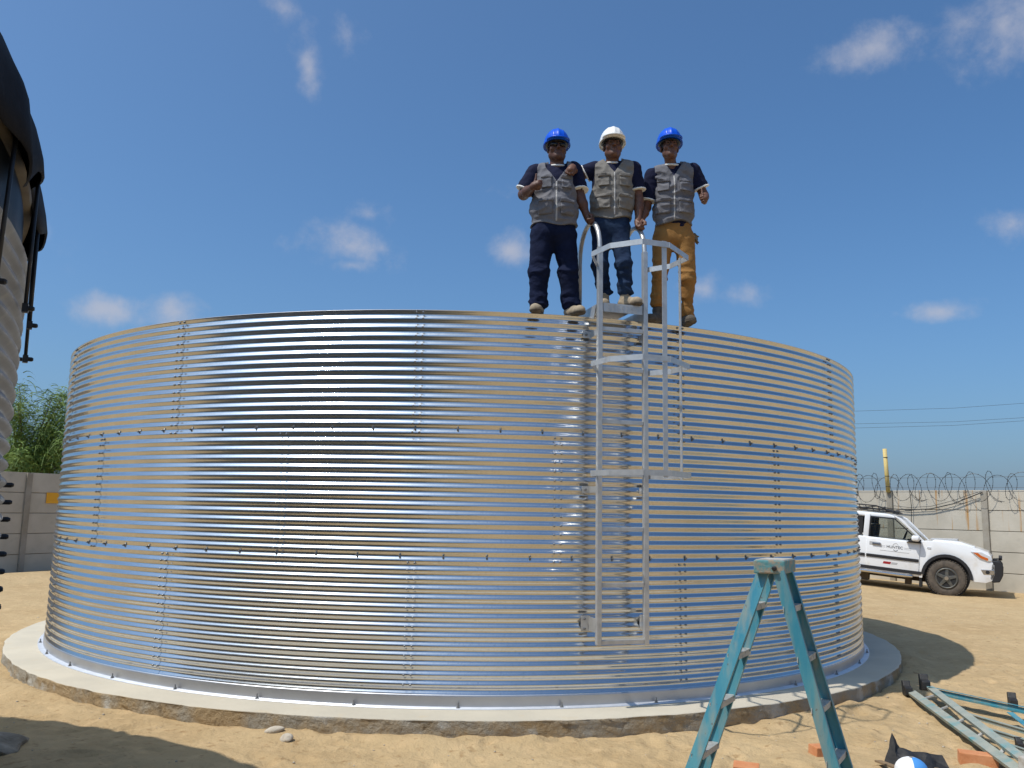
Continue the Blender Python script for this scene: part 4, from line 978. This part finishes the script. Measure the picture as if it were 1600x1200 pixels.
# greenhouse
def pill(poly, y0, y1, name, mat=m_paint): return cpart(side_prism(poly, y0, y1), name, mat, smooth=True, bevel=.012)
for (y0, y1) in ((.03, .10), (WD-.10, WD-.03)):
    pill([(-.50, 1.12), (-1.06, 1.60), (-1.16, 1.665), (-1.10, 1.665), (-.98, 1.62), (-.44, 1.12)], y0, y1, 'front_pillar')
    pill([(-1.80, 1.12), (-1.78, 1.66), (-1.66, 1.66), (-1.68, 1.12)], y0, y1, 'door_pillar')
    pill([(-2.42, 1.12), (-2.34, 1.66), (-2.22, 1.66), (-2.28, 1.12)], y0, y1, 'rear_pillar')
roof = cpart(MB().prism([(-2.36, 1.60), (-2.34, 1.665), (-2.0, 1.70), (-1.3, 1.70), (-1.08, 1.655), (-1.02, 1.61), (-1.12, 1.60)], (0, .05, 0), e3[0], e3[2], (0, WD-.10, 0)), 'roof', m_paint, smooth=True, bevel=.03)
def wframe(y):
    mb = MB(); out = [(-1.665, 1.115), (-1.65, 1.60), (-1.13, 1.60), (-.62, 1.165), (-.62, 1.115)]; w_ = .028
    for i in range(5): mb.bar((out[i][0], y, out[i][1]), (out[(i+1) % 5][0], y, out[(i+1) % 5][1]), .03, w_, (0, 1, 0) if False else (.01, 0, 1) if i in (1, 4) else (1, 0, .3))
    return mb
for y in (.045, WD-.045):
    f_ = cpart(wframe(y), 'side_window', m_trim)
    cpart(MB().prism([(-1.65, 1.12), (-1.64, 1.59), (-1.14, 1.59), (-.64, 1.16), (-.64, 1.12)], (0, y-.002, 0), e3[0], e3[2], (0, .004, 0)), 'pane', m_glass, f_)
    f_ = cpart(MB().prism([(-2.27, 1.16), (-2.24, 1.58), (-1.82, 1.58), (-1.82, 1.16)], (0, y-.004, 0), e3[0], e3[2], (0, .008, 0)), 'rear_side_window', m_interior)
ws = MB(); ws.add([(-.47, .09, 1.13), (-.47, WD-.09, 1.13), (-1.04, WD-.12, 1.605), (-1.04, .12, 1.605)], [(0, 1, 2, 3)]); cpart(ws, 'windscreen', m_glass)
cpart(MB().bar((-.46, .08, 1.14), (-.46, WD-.08, 1.14), .05, .03), 'windscreen_trim', m_trim)
rw = MB(); rw.add([(-2.40, .1, 1.14), (-2.40, WD-.1, 1.14), (-2.33, WD-.12, 1.6), (-2.33, .12, 1.6)], [(0, 1, 2, 3)]); cpart(rw, 'rear_window', m_glass)
# inside
for y in (.40, WD-.40):
    st_ = cpart(MB().prism([(-1.75, .95), (-1.62, .95), (-1.58, 1.42), (-1.70, 1.42)], (0, y-.23, 0), e3[0], e3[2], (0, .46, 0)), 'seat', m_interior, bevel=.02)
    cpart(MB().box((-1.66, y, 1.51), (.09, .26, .15)), 'headrest', m_interior, st_, bevel=.02)
cpart(MB().prism([(-.60, 1.05), (-.60, 1.15), (-.85, 1.16), (-.95, 1.05)], (0, .1, 0), e3[0], e3[2], (0, WD-.2, 0)), 'dashboard', m_interior)
sw = MB(); sw.tube([(-1.0+.05*math.sin(q), 1.2+.17*math.cos(q), 1.16+.16*math.sin(q)) for q in np.linspace(0, 2*math.pi, 20, endpoint=False)], .014, 6, closed=True); cpart(sw, 'steering_wheel', m_interior)
# load bed
bed = [(-2.46, .36), (-2.46, 1.10), (-4.05, 1.10), (-4.05, .45)] + [(-3.62, .45)] + arch(-3.07, .40, .47, 180, 0, 12)[1:-1] + [(-2.56, .40)]
cpart(side_prism(bed, .01, .07), 'bed_side', m_paint); cpart(side_prism(bed, WD-.07, WD-.01), 'bed_side', m_paint)
cpart(MB().box((-3.26, WD/2, .62), (1.56, WD-.15, .04)), 'bed_floor', m_trim); cpart(MB().box((-4.03, WD/2, .80), (.05, WD-.15, .58)), 'tailgate', m_paint)
# lamps, bumper, bull bar
def lamp(y0, y1, name):
    mb = MB(); mb.prism([(.45, 1.055), (.66, 1.065), (.83, .99), (.875, .895), (.80, .87), (.62, .915)], (0, y0, 0), e3[0], e3[2], (0, y1-y0, 0)); h = cpart(mb, name, m_lampglass, bevel=.012)
    mb = MB(); yy = y0-.006 if y0 < .5 else y1-.006
    mb.prism([(.50, 1.035), (.60, 1.035), (.66, .985), (.80, .94), (.80, .885), (.65, .925)], (0, yy, 0), e3[0], e3[2], (0, .012, 0)); cpart(mb, 'indicator', m_amber, h, bevel=.003)
lamp(-.022, .30, 'headlight'); lamp(WD-.30, WD+.022, 'headlight')
cpart(MB().box((.875, WD/2, .93), (.03, WD-.66, .17)), 'grille', m_chrome, bevel=.008)
cpart(MB().prism([(.66, .68), (.92, .70), (.93, .60), (.72, .575)], (0, -.008, 0), e3[0], e3[2], (0, .05, 0)), 'fog_lamp_recess', m_chrome, bevel=.008)
cpart(MB().tube([(.80, -.012, .635), (.80, .03, .635)], .042, 12), 'fog_lamp', m_trim)
cpart(MB().box((-.38, -.001, 1.02), (.085, .016, .05)), 'side_repeater', m_lampglass, bevel=.01)
bb = MB()
BBP = [(.84, .50), (.90, .42), (1.04, .45), (1.10, .60), (1.10, .80), (1.02, .90), (.90, .90), (.86, .80)]
bull = cpart(MB().prism([(.88, .60), (.92, .52), (1.02, .54), (1.05, .66), (1.02, .74), (.90, .72)], (0, .06, 0), e3[0], e3[2], (0, WD-.12, 0)), 'bull_bar', m_trim, bevel=.02)
for y in (.06, WD-.06): cpart(MB().prism(BBP, (0, y-.06, 0), e3[0], e3[2], (0, .12, 0)), 'bull_bar_wing', m_trim, bull, bevel=.02)
for (x, z) in ((1.0, .88), (1.07, .62)): cpart(MB().tube([(x-.10, .02, z-.02), (x, .10, z), (x, WD-.10, z), (x-.10, WD-.02, z-.02)], .034, 10), 'bull_bar_tube', m_trim, bull, smooth=True)
cpart(MB().tube([(1.0, .34, .97), (1.07, .34, .97)], .055, 12), 'spot_lamp', m_trim, bull)
# arch flares, wheels, mirrors
for (cx, r) in ((0, WR), (-3.07, .47)):
    for (y0, y1) in ((-.035, .05), (WD-.05, WD+.035)):
        a_ = arch(cx, .40, r+.035, 2, 178, 18); b_ = arch(cx, .40, r-.03, 178, 2, 18)
        mb = MB(); n = len(a_); P = a_+b_[::-1]
        for i in range(n-1):
            q = [a_[i], a_[i+1], b_[::-1][i+1], b_[::-1][i]]
            mb.hexa([(q[0][0], y0, q[0][1]), (q[1][0], y0, q[1][1]), (q[2][0], y0, q[2][1]), (q[3][0], y0, q[3][1])] + [(v[0], y1, v[1]) for v in q])
        cpart(mb, 'arch_flare', m_trim)
    cpart(MB().tube([(cx, .06, .40), (cx, WD-.06, .40)], r-.035, 20), 'wheel_well', m_interior)
def wheel(cx, y, s_):
    h = empty('wheel', (0, 0, 0)); h.parent = car; h.location = (cx, y, .395)
    def wp(mb, name, mat, smooth=False, bevel=0):
        o = cpart(mb, name, mat, h, smooth, bevel); return o
    prof = [(.225, -.10), (.255, -.118), (.33, -.122), (.378, -.105), (.395, -.07), (.397, 0), (.395, .07), (.378, .105), (.33, .122), (.225, .10)]
    n = 40; V = []; F_ = []
    for i in range(n):
        q = 2*math.pi*i/n
        for (r, yy) in prof: V.append((r*math.cos(q), yy, r*math.sin(q)))
    k = len(prof)
    for i in range(n):
        for j in range(k-1): F_.append((i*k+j, i*k+j+1, ((i+1) % n)*k+j+1, ((i+1) % n)*k+j))
    mb = MB(); mb.add(V, F_)
    wp(mb, 'tyre', m_tyre, True)
    tb = MB()
    for i in range(44):
        q = 2*math.pi*i/44
        c = V3(math.cos(q), 0, math.sin(q)); t = V3(-math.sin(q), 0, math.cos(q))
        for yy in (-.088, -.03, .03, .088): tb.box(c*.398+V3(0, yy+.012*(i % 2), 0), (.020, .04, .034), (c, V3(0, 1, 0), t))
    tag(wp(tb, 'tread_blocks', m_tyre), kind='stuff')
    rm = MB(); rm.tube([(0, s_*.115, 0), (0, s_*.095, 0), (0, s_*.05, 0), (0, s_*.02, 0), (0, -s_*.09, 0)], [.232, .222, .205, .20, .20], 32); rim = wp(rm, 'rim_barrel', m_rim, True)
    dk = MB(); dk.tube([(0, s_*.117, 0), (0, s_*.119, 0)], .19, 28); 
    wp(dk, 'rim_disc', m_interior)
    sp = MB()
    for i in range(5):
        q = 2*math.pi*i/5+.3; c = V3(math.cos(q), 0, math.sin(q)); sp.bar(c*.03+V3(0, s_*.128, 0), c*.205+V3(0, s_*.122, 0), .085, .02, (0, 1, 0), w2=.055)
    wp(sp, 'spokes', m_rim, bevel=.006)
    rg = MB(); rg.tube([(.213*math.cos(q), s_*.122, .213*math.sin(q)) for q in np.linspace(0, 2*math.pi, 32, endpoint=False)], .017, 8, closed=True); wp(rg, 'rim_edge', m_rim, True)
    wp(MB().tube([(0, s_*.12, 0), (0, s_*.165, 0)], [.055, .045], 14), 'hub_cap', m_chrome, True)
for cx in (0, -3.07):
    wheel(cx, .085, -1); wheel(cx, WD-.085, 1)
for (y, s_) in ((-.11, -1), (WD+.11, 1)):
    mi_ = cpart(MB().box((-.66, y, 1.205), (.17, .17, .13)), 'door_mirror', m_paint, smooth=True, bevel=.045)
    cpart(MB().prism([(-.86, 1.10), (-.70, 1.20), (-.56, 1.14), (-.54, 1.10)], (0, -.09 if s_ < 0 else WD-.01, 0), e3[0], e3[2], (0, .10, 0)), 'mirror_arm', m_trim, mi_, bevel=.01)
cpart(MB().box((-1.6, WD/2, .30), (3.6, .9, .16)), 'chassis', m_under, bevel=.03)
cpart(MB().box((-.80, .28, .22), (.14, .2, .18)), 'gearbox', m_under, bevel=.02); cpart(MB().box((-1.9, .32, .20), (.5, .25, .2)), 'tank_guard', m_under, bevel=.02)
cpart(MB().prism([(-.56, .33), (-.56, .12), (-.50, .12), (-.50, .36)], (0, .04, 0), e3[0], e3[2], (0, .26, 0)), 'mud_flap', m_trim)
# roof rack
rk = MB(); rk.tube([(-2.35, .12, 1.79), (-1.35, .12, 1.79), (-1.12, .16, 1.735), (-1.10, .3, 1.73), (-1.10, WD-.3, 1.73), (-1.12, WD-.16, 1.735), (-1.35, WD-.12, 1.79), (-2.35, WD-.12, 1.79)], .02, 8, closed=True); rack = cpart(rk, 'roof_rack', m_black, smooth=True)
for z in (1.745, 1.865): cpart(MB().tube([(-2.35, .10, z), (-1.55, .10, z), (-1.15, .16, 1.75)], .015, 8), 'rack_rail', m_black, rack, smooth=True)
for x in np.arange(-2.3, -1.25, .14): cpart(MB().tube([(x, .10, 1.735), (x-.05, .10, 1.865)], .011, 6), 'rack_upright', m_black, rack)
for x in np.arange(-2.3, -1.15, .19): cpart(MB().tube([(x, .12, 1.785), (x, WD-.12, 1.785)], .012, 6), 'rack_slat', m_black, rack)
cpart(MB().tube([(-1.13, .20, 1.76), (-1.05, .20, 1.765)], .05, 12), 'rack_lamp', m_black, rack)
# door lettering
def text(body_, size, x, z, mat, name='lettering', shear=0, parent=None, y=-.0075, align='CENTER'):
    cu = bpy.data.curves.new(name, 'FONT'); cu.body = body_; cu.size = size; cu.align_x = align; cu.align_y = 'CENTER'; cu.extrude = .0008; cu.shear = shear
    t = bpy.data.objects.new(name, cu); COL.objects.link(t); bpy.context.view_layer.update()
    me = bpy.data.meshes.new_from_object(t.evaluated_get(bpy.context.evaluated_depsgraph_get())); bpy.data.objects.remove(t)
    me.materials.clear(); me.materials.append(mat); o = bpy.data.objects.new(name, me); COL.objects.link(o); o.parent = parent or door
    o.matrix_parent_inverse = Matrix.Identity(4); o.location = (x, y, z); o.rotation_euler = (R_(90), 0, 0); return o
text('HUNTEC', .088, -1.10, .945, m_ink)
lg = MB(); lg.tube([(-1.08+.058*math.cos(q), -.0065, .965+.075*math.sin(q)) for q in np.linspace(R_(20), R_(200), 14)], .004, 6); cpart(lg, 'emblem', m_greyprint, door)
lg = MB(); lg.tube([(-1.08+.042*math.cos(q), -.0065, .895+.03*math.sin(q)) for q in np.linspace(R_(180), R_(360), 12)], .005, 6); cpart(lg, 'emblem', m_ink, door)
for (x0, x1) in ((-1.42, -1.30), (-.90, -.75)):
    for z in (.925, .955): cpart(MB().box(((x0+x1)/2, -.0055, z), (x1-x0, .002, .006)), 'printed_line', m_greyprint, door)
cpart(MB().box((-1.10, -.0055, .845), (.62, .002, .010)), 'printed_line', m_greyprint, door)
cpart(MB().prism([(-1.34, .545), (-1.32, .60), (-1.16, .60), (-1.175, .545)], (0, -.0065, 0), e3[0], e3[2], (0, .003, 0)), 'red_badge', m_red, door)
cpart(MB().prism([(-1.165, .547), (-1.15, .598), (-1.02, .598), (-1.035, .547)], (0, -.0065, 0), e3[0], e3[2], (0, .003, 0)), 'grey_badge', m_greyprint, door)

# ------------------------------------------------------------------ teal stepladder standing in front
wx = V3(.52, .85, 0); wx /= np.linalg.norm(wx)
def channel(mb, a, b, fdir, wdt, dep, th=.005):
    """C-section rail: web wdt wide facing -fdir, flanges dep deep along fdir"""
    a = np.array(a, float); b = np.array(b, float); t = (b-a)/np.linalg.norm(b-a); f = np.array(fdir, float); f -= t*(f @ t); f /= np.linalg.norm(f); s_ = np.cross(t, f)
    def slabx(o, du, df):
        p = []
        for q in (a, b):
            for (i, j) in ((-1, -1), (1, -1), (1, 1), (-1, 1)): p.append(q+s_*(o[0]+du*i/2)+f*(o[1]+df*j/2))
        mb.hexa(p)
    slabx((0, th/2), wdt, th); slabx((wdt/2-th/2, dep/2+th*.5), th, dep-th); slabx((-wdt/2+th/2, dep/2+th*.5), th, dep-th)
tA = at(1192, 892, 5.62); tB = at(1216, 893, 5.56)
fA = onz(1066, 1240, .01); fB = onz(1317, 1256, .01)
ld = empty('stepladder', (onz(1190, 1245)[0], onz(1190, 1245)[1], 0), 'teal fibreglass stepladder standing open in front of the tank', 'ladder')
WT, WB = .23, .36
rails = {}
for nm, top, ft in (('A', tA, fA), ('B', tB, fB)):
    n0 = (top, ft); n1 = (top+wx*WT, ft+wx*WB)
    mb = MB(); channel(mb, n0[1], n0[0], wx, .074, .028); mb.build('rail', m_teal, ld)
    mb = MB(); channel(mb, n1[1], n1[0], -wx, .074, .028); mb.build('rail', m_teal, ld)
    rails[nm] = (n0, n1)
    for q in (n0[1], n1[1]):
        mb = MB(); mb.box(q+V3(0, 0, .012), (.09, .05, .05)); mb.build('foot', m_rubber, ld, bevel=.008)
spd = tB-tA; spd = (fB-fA); spd[2] = 0; spd /= np.linalg.norm(spd)
for nm in 'AB':
    n0, n1 = rails[nm]
    for z in (.245, .55, .85, 1.155):
        t = (z-n0[1][2])/(n0[0][2]-n0[1][2]); a = n0[1]+(n0[0]-n0[1])*t+wx*.006; b = n1[1]+(n1[0]-n1[1])*t-wx*.006
        mb = MB(); dpth = .074 if nm == 'A' else .066
        mb.bar(a, b, dpth, .006); 
        for s_ in (-1, 1): mb.bar(a+spd*s_*(dpth/2-.003)-V3(0, 0, .019), b+spd*s_*(dpth/2-.003)-V3(0, 0, .019), .005, .034)
        mb.build('step', m_tread, ld)
cp = MB(); cc = (tA+tB)/2+wx*WT/2+V3(0, 0, .028)
cp.box(cc, (.195, WT+.065, .085), (spd, wx, up)); cap = cp.build('top_cap', m_cap, ld, bevel=.008)
cp = MB(); cp.box(cc+V3(0, 0, .0445), (.175, WT+.045, .004), (spd, wx, up)); cp.build('cap_top', m_captop, cap)
cp = MB(); bolt_geo(cp, cc-wx*(WT/2+.04)+spd*.035-V3(0, 0, .008), -wx, .016, .012, 8); cp.build('hinge_rivet', m_black, cap)
for s_ in (0, 1):                                             # folding spreader bars
    a = rails['A'][s_][1]*.55+rails['A'][s_][0]*.45; b = rails['B'][s_][1]*.55+rails['B'][s_][0]*.45
    if s_ == 1:
        mb = MB(); mb.bar(a-wx*.03, b-wx*.03, .004, .018); 

# ------------------------------------------------------------------ second stepladder lying on the sand
l2 = empty('stepladder', (4.0, 8.0, 0), 'weathered grey-teal stepladder lying on the sand at right', 'ladder')
na0 = onz(1424, 1080, .07); na1 = onz(1592, 1202, .09)              # lower near rail
nb0 = onz(1452, 1072, .13); nb1 = onz(1600, 1185, .15)              # upper near rail (rear frame folded against it)
ext = 1.12
dA = na1-na0; dB = nb1-nb0
for (p0, d_, mat, wdt) in ((na0, dA, m_tealgrey, .072), (nb0, dB, m_tealgrey, .062)):
    mb = MB(); channel(mb, p0, p0+d_*ext, V3(.3, .1, -1), wdt, .026); mb.build('rail', mat, l2)
f0 = onz(1606, 1110, .09); fdir_ = dA/np.linalg.norm(dA)
fr0 = f0; fr1 = f0 + (dA*ext) + V3(-.16, .1, 0)
mb = MB(); channel(mb, fr0, fr1, V3(-.4, 0, .6), .07, .026); mb.build('rail', m_teal, l2)
# wide bottom cross member and three steps
def lerp(a, b, t): return a+(b-a)*t
mb = MB(); a = onz(1452, 1073, .13); b = onz(1612, 1107, .12); mb.bar(a, b, .085, .006, (0, .35, 1)); mb.bar(a+V3(0, -.045, -.03), b+V3(0, -.045, -.03), .006, .05); mb.bar(a+V3(-.01, -.10, -.03), b+V3(-.01, -.10, -.03), .03, .006); mb.build('bottom_step', m_teal, l2)
mb = MB(); a = onz(1578, 1113, .10); b = onz(1612, 1140, .06); mb.bar(a, b, .05, .006); mb.build('knee_brace', m_teal, l2)
for (p, q) in (((1500, 1111), (1625, 1147)), ((1528, 1133), (1625, 1162)), ((1556, 1156), (1625, 1178)), ((1586, 1180), (1630, 1192))):
    mb = MB(); a = onz(*p, .10); b = onz(*q, .07); mb.bar(a, b, .055, .006, (0, .3, 1)); mb.bar(a+V3(0, -.03, -.016), b+V3(0, -.03, -.016), .005, .03); mb.build('step', m_tealgrey, l2)
for (t0_) in np.linspace(.10, .85, 5):
    a = lerp(na0, na0+dA, t0_); b = lerp(nb0, nb0+dB, t0_); mb = MB(); mb.bar(a-V3(0, 0, .03), b-V3(0, 0, .03), .03, .012, (0, 0, 1)); mb.build('cross_stay', m_tread, l2)
def rfoot(p, d, s=1.):
    d = np.array(d, float); d[2] = 0; d /= np.linalg.norm(d); x = V3(-d[1], d[0], 0); mb = MB()
    mb.prism([(.0, -.045), (.075, -.055), (.085, .0), (.10, .075), (.045, .085), (.02, .045), (-.05, .035), (-.05, -.03)], p-x*.032*s, -d*s, up*s, x*.064*s)
    mb.build('rubber_foot', m_rubber, l2, bevel=.006)
rfoot(na0+V3(-.02, .03, -.005), dA, 1.05); rfoot(nb0+V3(-.02, .04, .0), dB, 1.15); rfoot(onz(1583, 1099, .07), V3(-.4, -1, 0), 1.05); rfoot(onz(1594, 1166, .03), V3(-.3, -1, 0), .7)
mb = MB(); mb.box(na0+dA*1.02+V3(.05, 0, .05), (.14, .06, .10), ((.9, .3, 0), (-.3, .9, 0), up)); mb.build('top_cap', m_captop, l2, bevel=.01)

# ------------------------------------------------------------------ bricks, stones, black cloth and cap
def brick(px, py, rz, dims, label, tilt=0, cut=False):
    p = onz(px, py, .03); mb = MB(); c, s_ = math.cos(rz), math.sin(rz)
    mb.box((0, 0, 0), dims); me_o = mb.build('brick', m_brick, None, bevel=.006)
    me_o.location = (p[0], p[1], gh(p[0], p[1])+dims[2]*.38); me_o.rotation_euler = (tilt, .03, rz); tag(me_o, label, 'brick', 'loose orange bricks on the sand'); return me_o
brick(1290, 1171, .25, (.22, .11, .075), 'orange brick behind the legs of the standing stepladder', .05)
brick(1166, 1200, -.3, (.17, .12, .07), 'broken orange brick at the bottom between the standing stepladder legs', .1)
brick(1528, 1184, -.35, (.25, .12, .085), 'orange brick propped under the lying stepladder', 0)
brick(1510, 1206, .3, (.07, .06, .06), 'small orange brick piece at the bottom beside the lying stepladder', 0)
def stone(px, py, r, label, mat, sd):
    p = onz(px, py, 0); bm = bmesh.new(); bmesh.ops.create_icosphere(bm, subdivisions=3, radius=1); q = np.random.default_rng(sd)
    ks = q.normal(0, 1.6, (6, 3)); ph = q.uniform(0, 6, 6)
    for v in bm.verts:
        d = 1+.12*sum(math.sin(k @ np.array(v.co)*1.6+f_) for k, f_ in zip(ks, ph))/1.5; v.co = Vector((v.co.x*r[0]*d, v.co.y*r[1]*d, v.co.z*r[2]*d))
    me = bpy.data.meshes.new('stone'); bm.to_mesh(me); bm.free(); o = link('stone', me, mat); o.location = (p[0], p[1], gh(p[0], p[1])+r[2]*.3); o.rotation_euler = (q.uniform(-.2, .2), q.uniform(-.2, .2), q.uniform(0, 6)); tag(o, label, 'stone')
stone(431, 1148, (.075, .05, .03), 'flat pale stone on the sand, the upper of two in front of the slab', m_stone, 1)
stone(447, 1161, (.05, .035, .03), 'small brown stone on the sand just below the flat pale one', m_stone, 2)
stone(-18, 1176, (.30, .20, .07), 'lump of grey cement crust in the shadow at bottom left', m_cement, 5)
# black crumpled bag with two peaks and a round cap
cb = onz(1418, 1194, .0)
BV = [(-.16, .02, 0), (-.05, -.13, .015), (.06, -.12, .02), (.27, -.06, .0), (.29, .06, .0), (.10, .13, 0), (-.08, .12, 0),      # ground outline
      (-.075, .05, .215), (-.03, .03, .12), (.04, .03, .085), (.14, .02, .085), (.255, .0, .08), (-.09, -.02, .10), (.0, -.05, .075)]
BF = [(0, 1, 12), (12, 1, 13), (1, 2, 13), (13, 2, 9), (12, 13, 8), (13, 9, 8), (2, 3, 10), (2, 10, 9), (3, 11, 10), (3, 4, 11), (4, 10, 11), (4, 5, 10), (5, 9, 10), (5, 8, 9), (5, 6, 8), (6, 7, 8), (6, 0, 7), (0, 12, 7), (7, 12, 8)]
bm = bmesh.new(); bv = [bm.verts.new((cb[0]+v[0], cb[1]+v[1], v[2]+gh(cb[0], cb[1])-.005)) for v in BV]
for f_ in BF: bm.faces.new([bv[i] for i in f_])
bmesh.ops.subdivide_edges(bm, edges=bm.edges[:], cuts=3, use_grid_fill=True)
for v in bm.verts:
    q_ = .012*float(wrinkle(v.co.x, v.co.y, v.co.z, 40, 3)); v.co += Vector((q_, -q_, q_ if v.co.z > .02 else 0))
bmesh.ops.recalc_face_normals(bm, faces=bm.faces[:]); me = bpy.data.meshes.new('black_bag'); bm.to_mesh(me); bm.free()
tag(link('black_bag', me, m_rubber, None, False), 'crumpled black bag with a pointed corner on the sand at bottom right', 'bag')
cc = onz(1424, 1199, .09); q = MB()
cpo = empty('cloth_cap', cc, 'white and light blue round cap lying on the black bag', 'cap')
for i in range(6):
    V = []; F_ = []; a0, a1 = i*math.pi/3+.3, (i+1)*math.pi/3+.3
    for u in np.linspace(0, 1, 7):
        for v in np.linspace(0, 1, 7):
            a = a0+(a1-a0)*u; e = v*1.45; V.append(cc+V3(.105*math.cos(e)*math.cos(a), .105*math.cos(e)*math.sin(a), .085*math.sin(e)-.02))
    for u in range(6):
        for v in range(6): F_.append((u*7+v, (u+1)*7+v, (u+1)*7+v+1, u*7+v+1))
    mb = MB(); mb.add(V, F_); mb.build('cap_panel', m_capblue if i in (4, 5) else m_capcloth, cpo, True)
mb = MB(); mb.bar(onz(1372, 1189, .02), onz(1402, 1200, .05), .05, .012); tag(mb.build('wood_scrap', m_plank), 'thin brown scrap of wood sticking out left of the black bag', 'wood scrap')
# scattered pebbles and crumbs
V = []; F_ = []; r = np.random.default_rng(21)
oct_ = np.array([(1, 0, 0), (0, 1, 0), (-1, 0, 0), (0, -1, 0), (0, 0, 1), (0, 0, -1)], float); of = [(0, 1, 4), (1, 2, 4), (2, 3, 4), (3, 0, 4), (1, 0, 5), (2, 1, 5), (3, 2, 5), (0, 3, 5)]
for i in range(1500):
    x = r.uniform(-7, 11); y = r.uniform(5.6, 17) if i % 3 else r.uniform(5.6, 8)
    if math.hypot(x-TC[0], y-TC[1]) < 5.78: continue
    s_ = .004+.012*r.random()**3; b = len(V)
    for o_ in oct_: V.append(np.array([x, y, gh(x, y)+s_*.3])+o_*s_*r.uniform(.6, 1.3, 3)*[1, 1, .6])
    F_ += [tuple(b+k for k in t) for t in of]
tag(link('pebbles', npmesh('pebbles', np.array(V), np.array(F_)), m_stone), 'small pebbles and crumbs scattered over the sand', 'pebbles', kind='stuff')
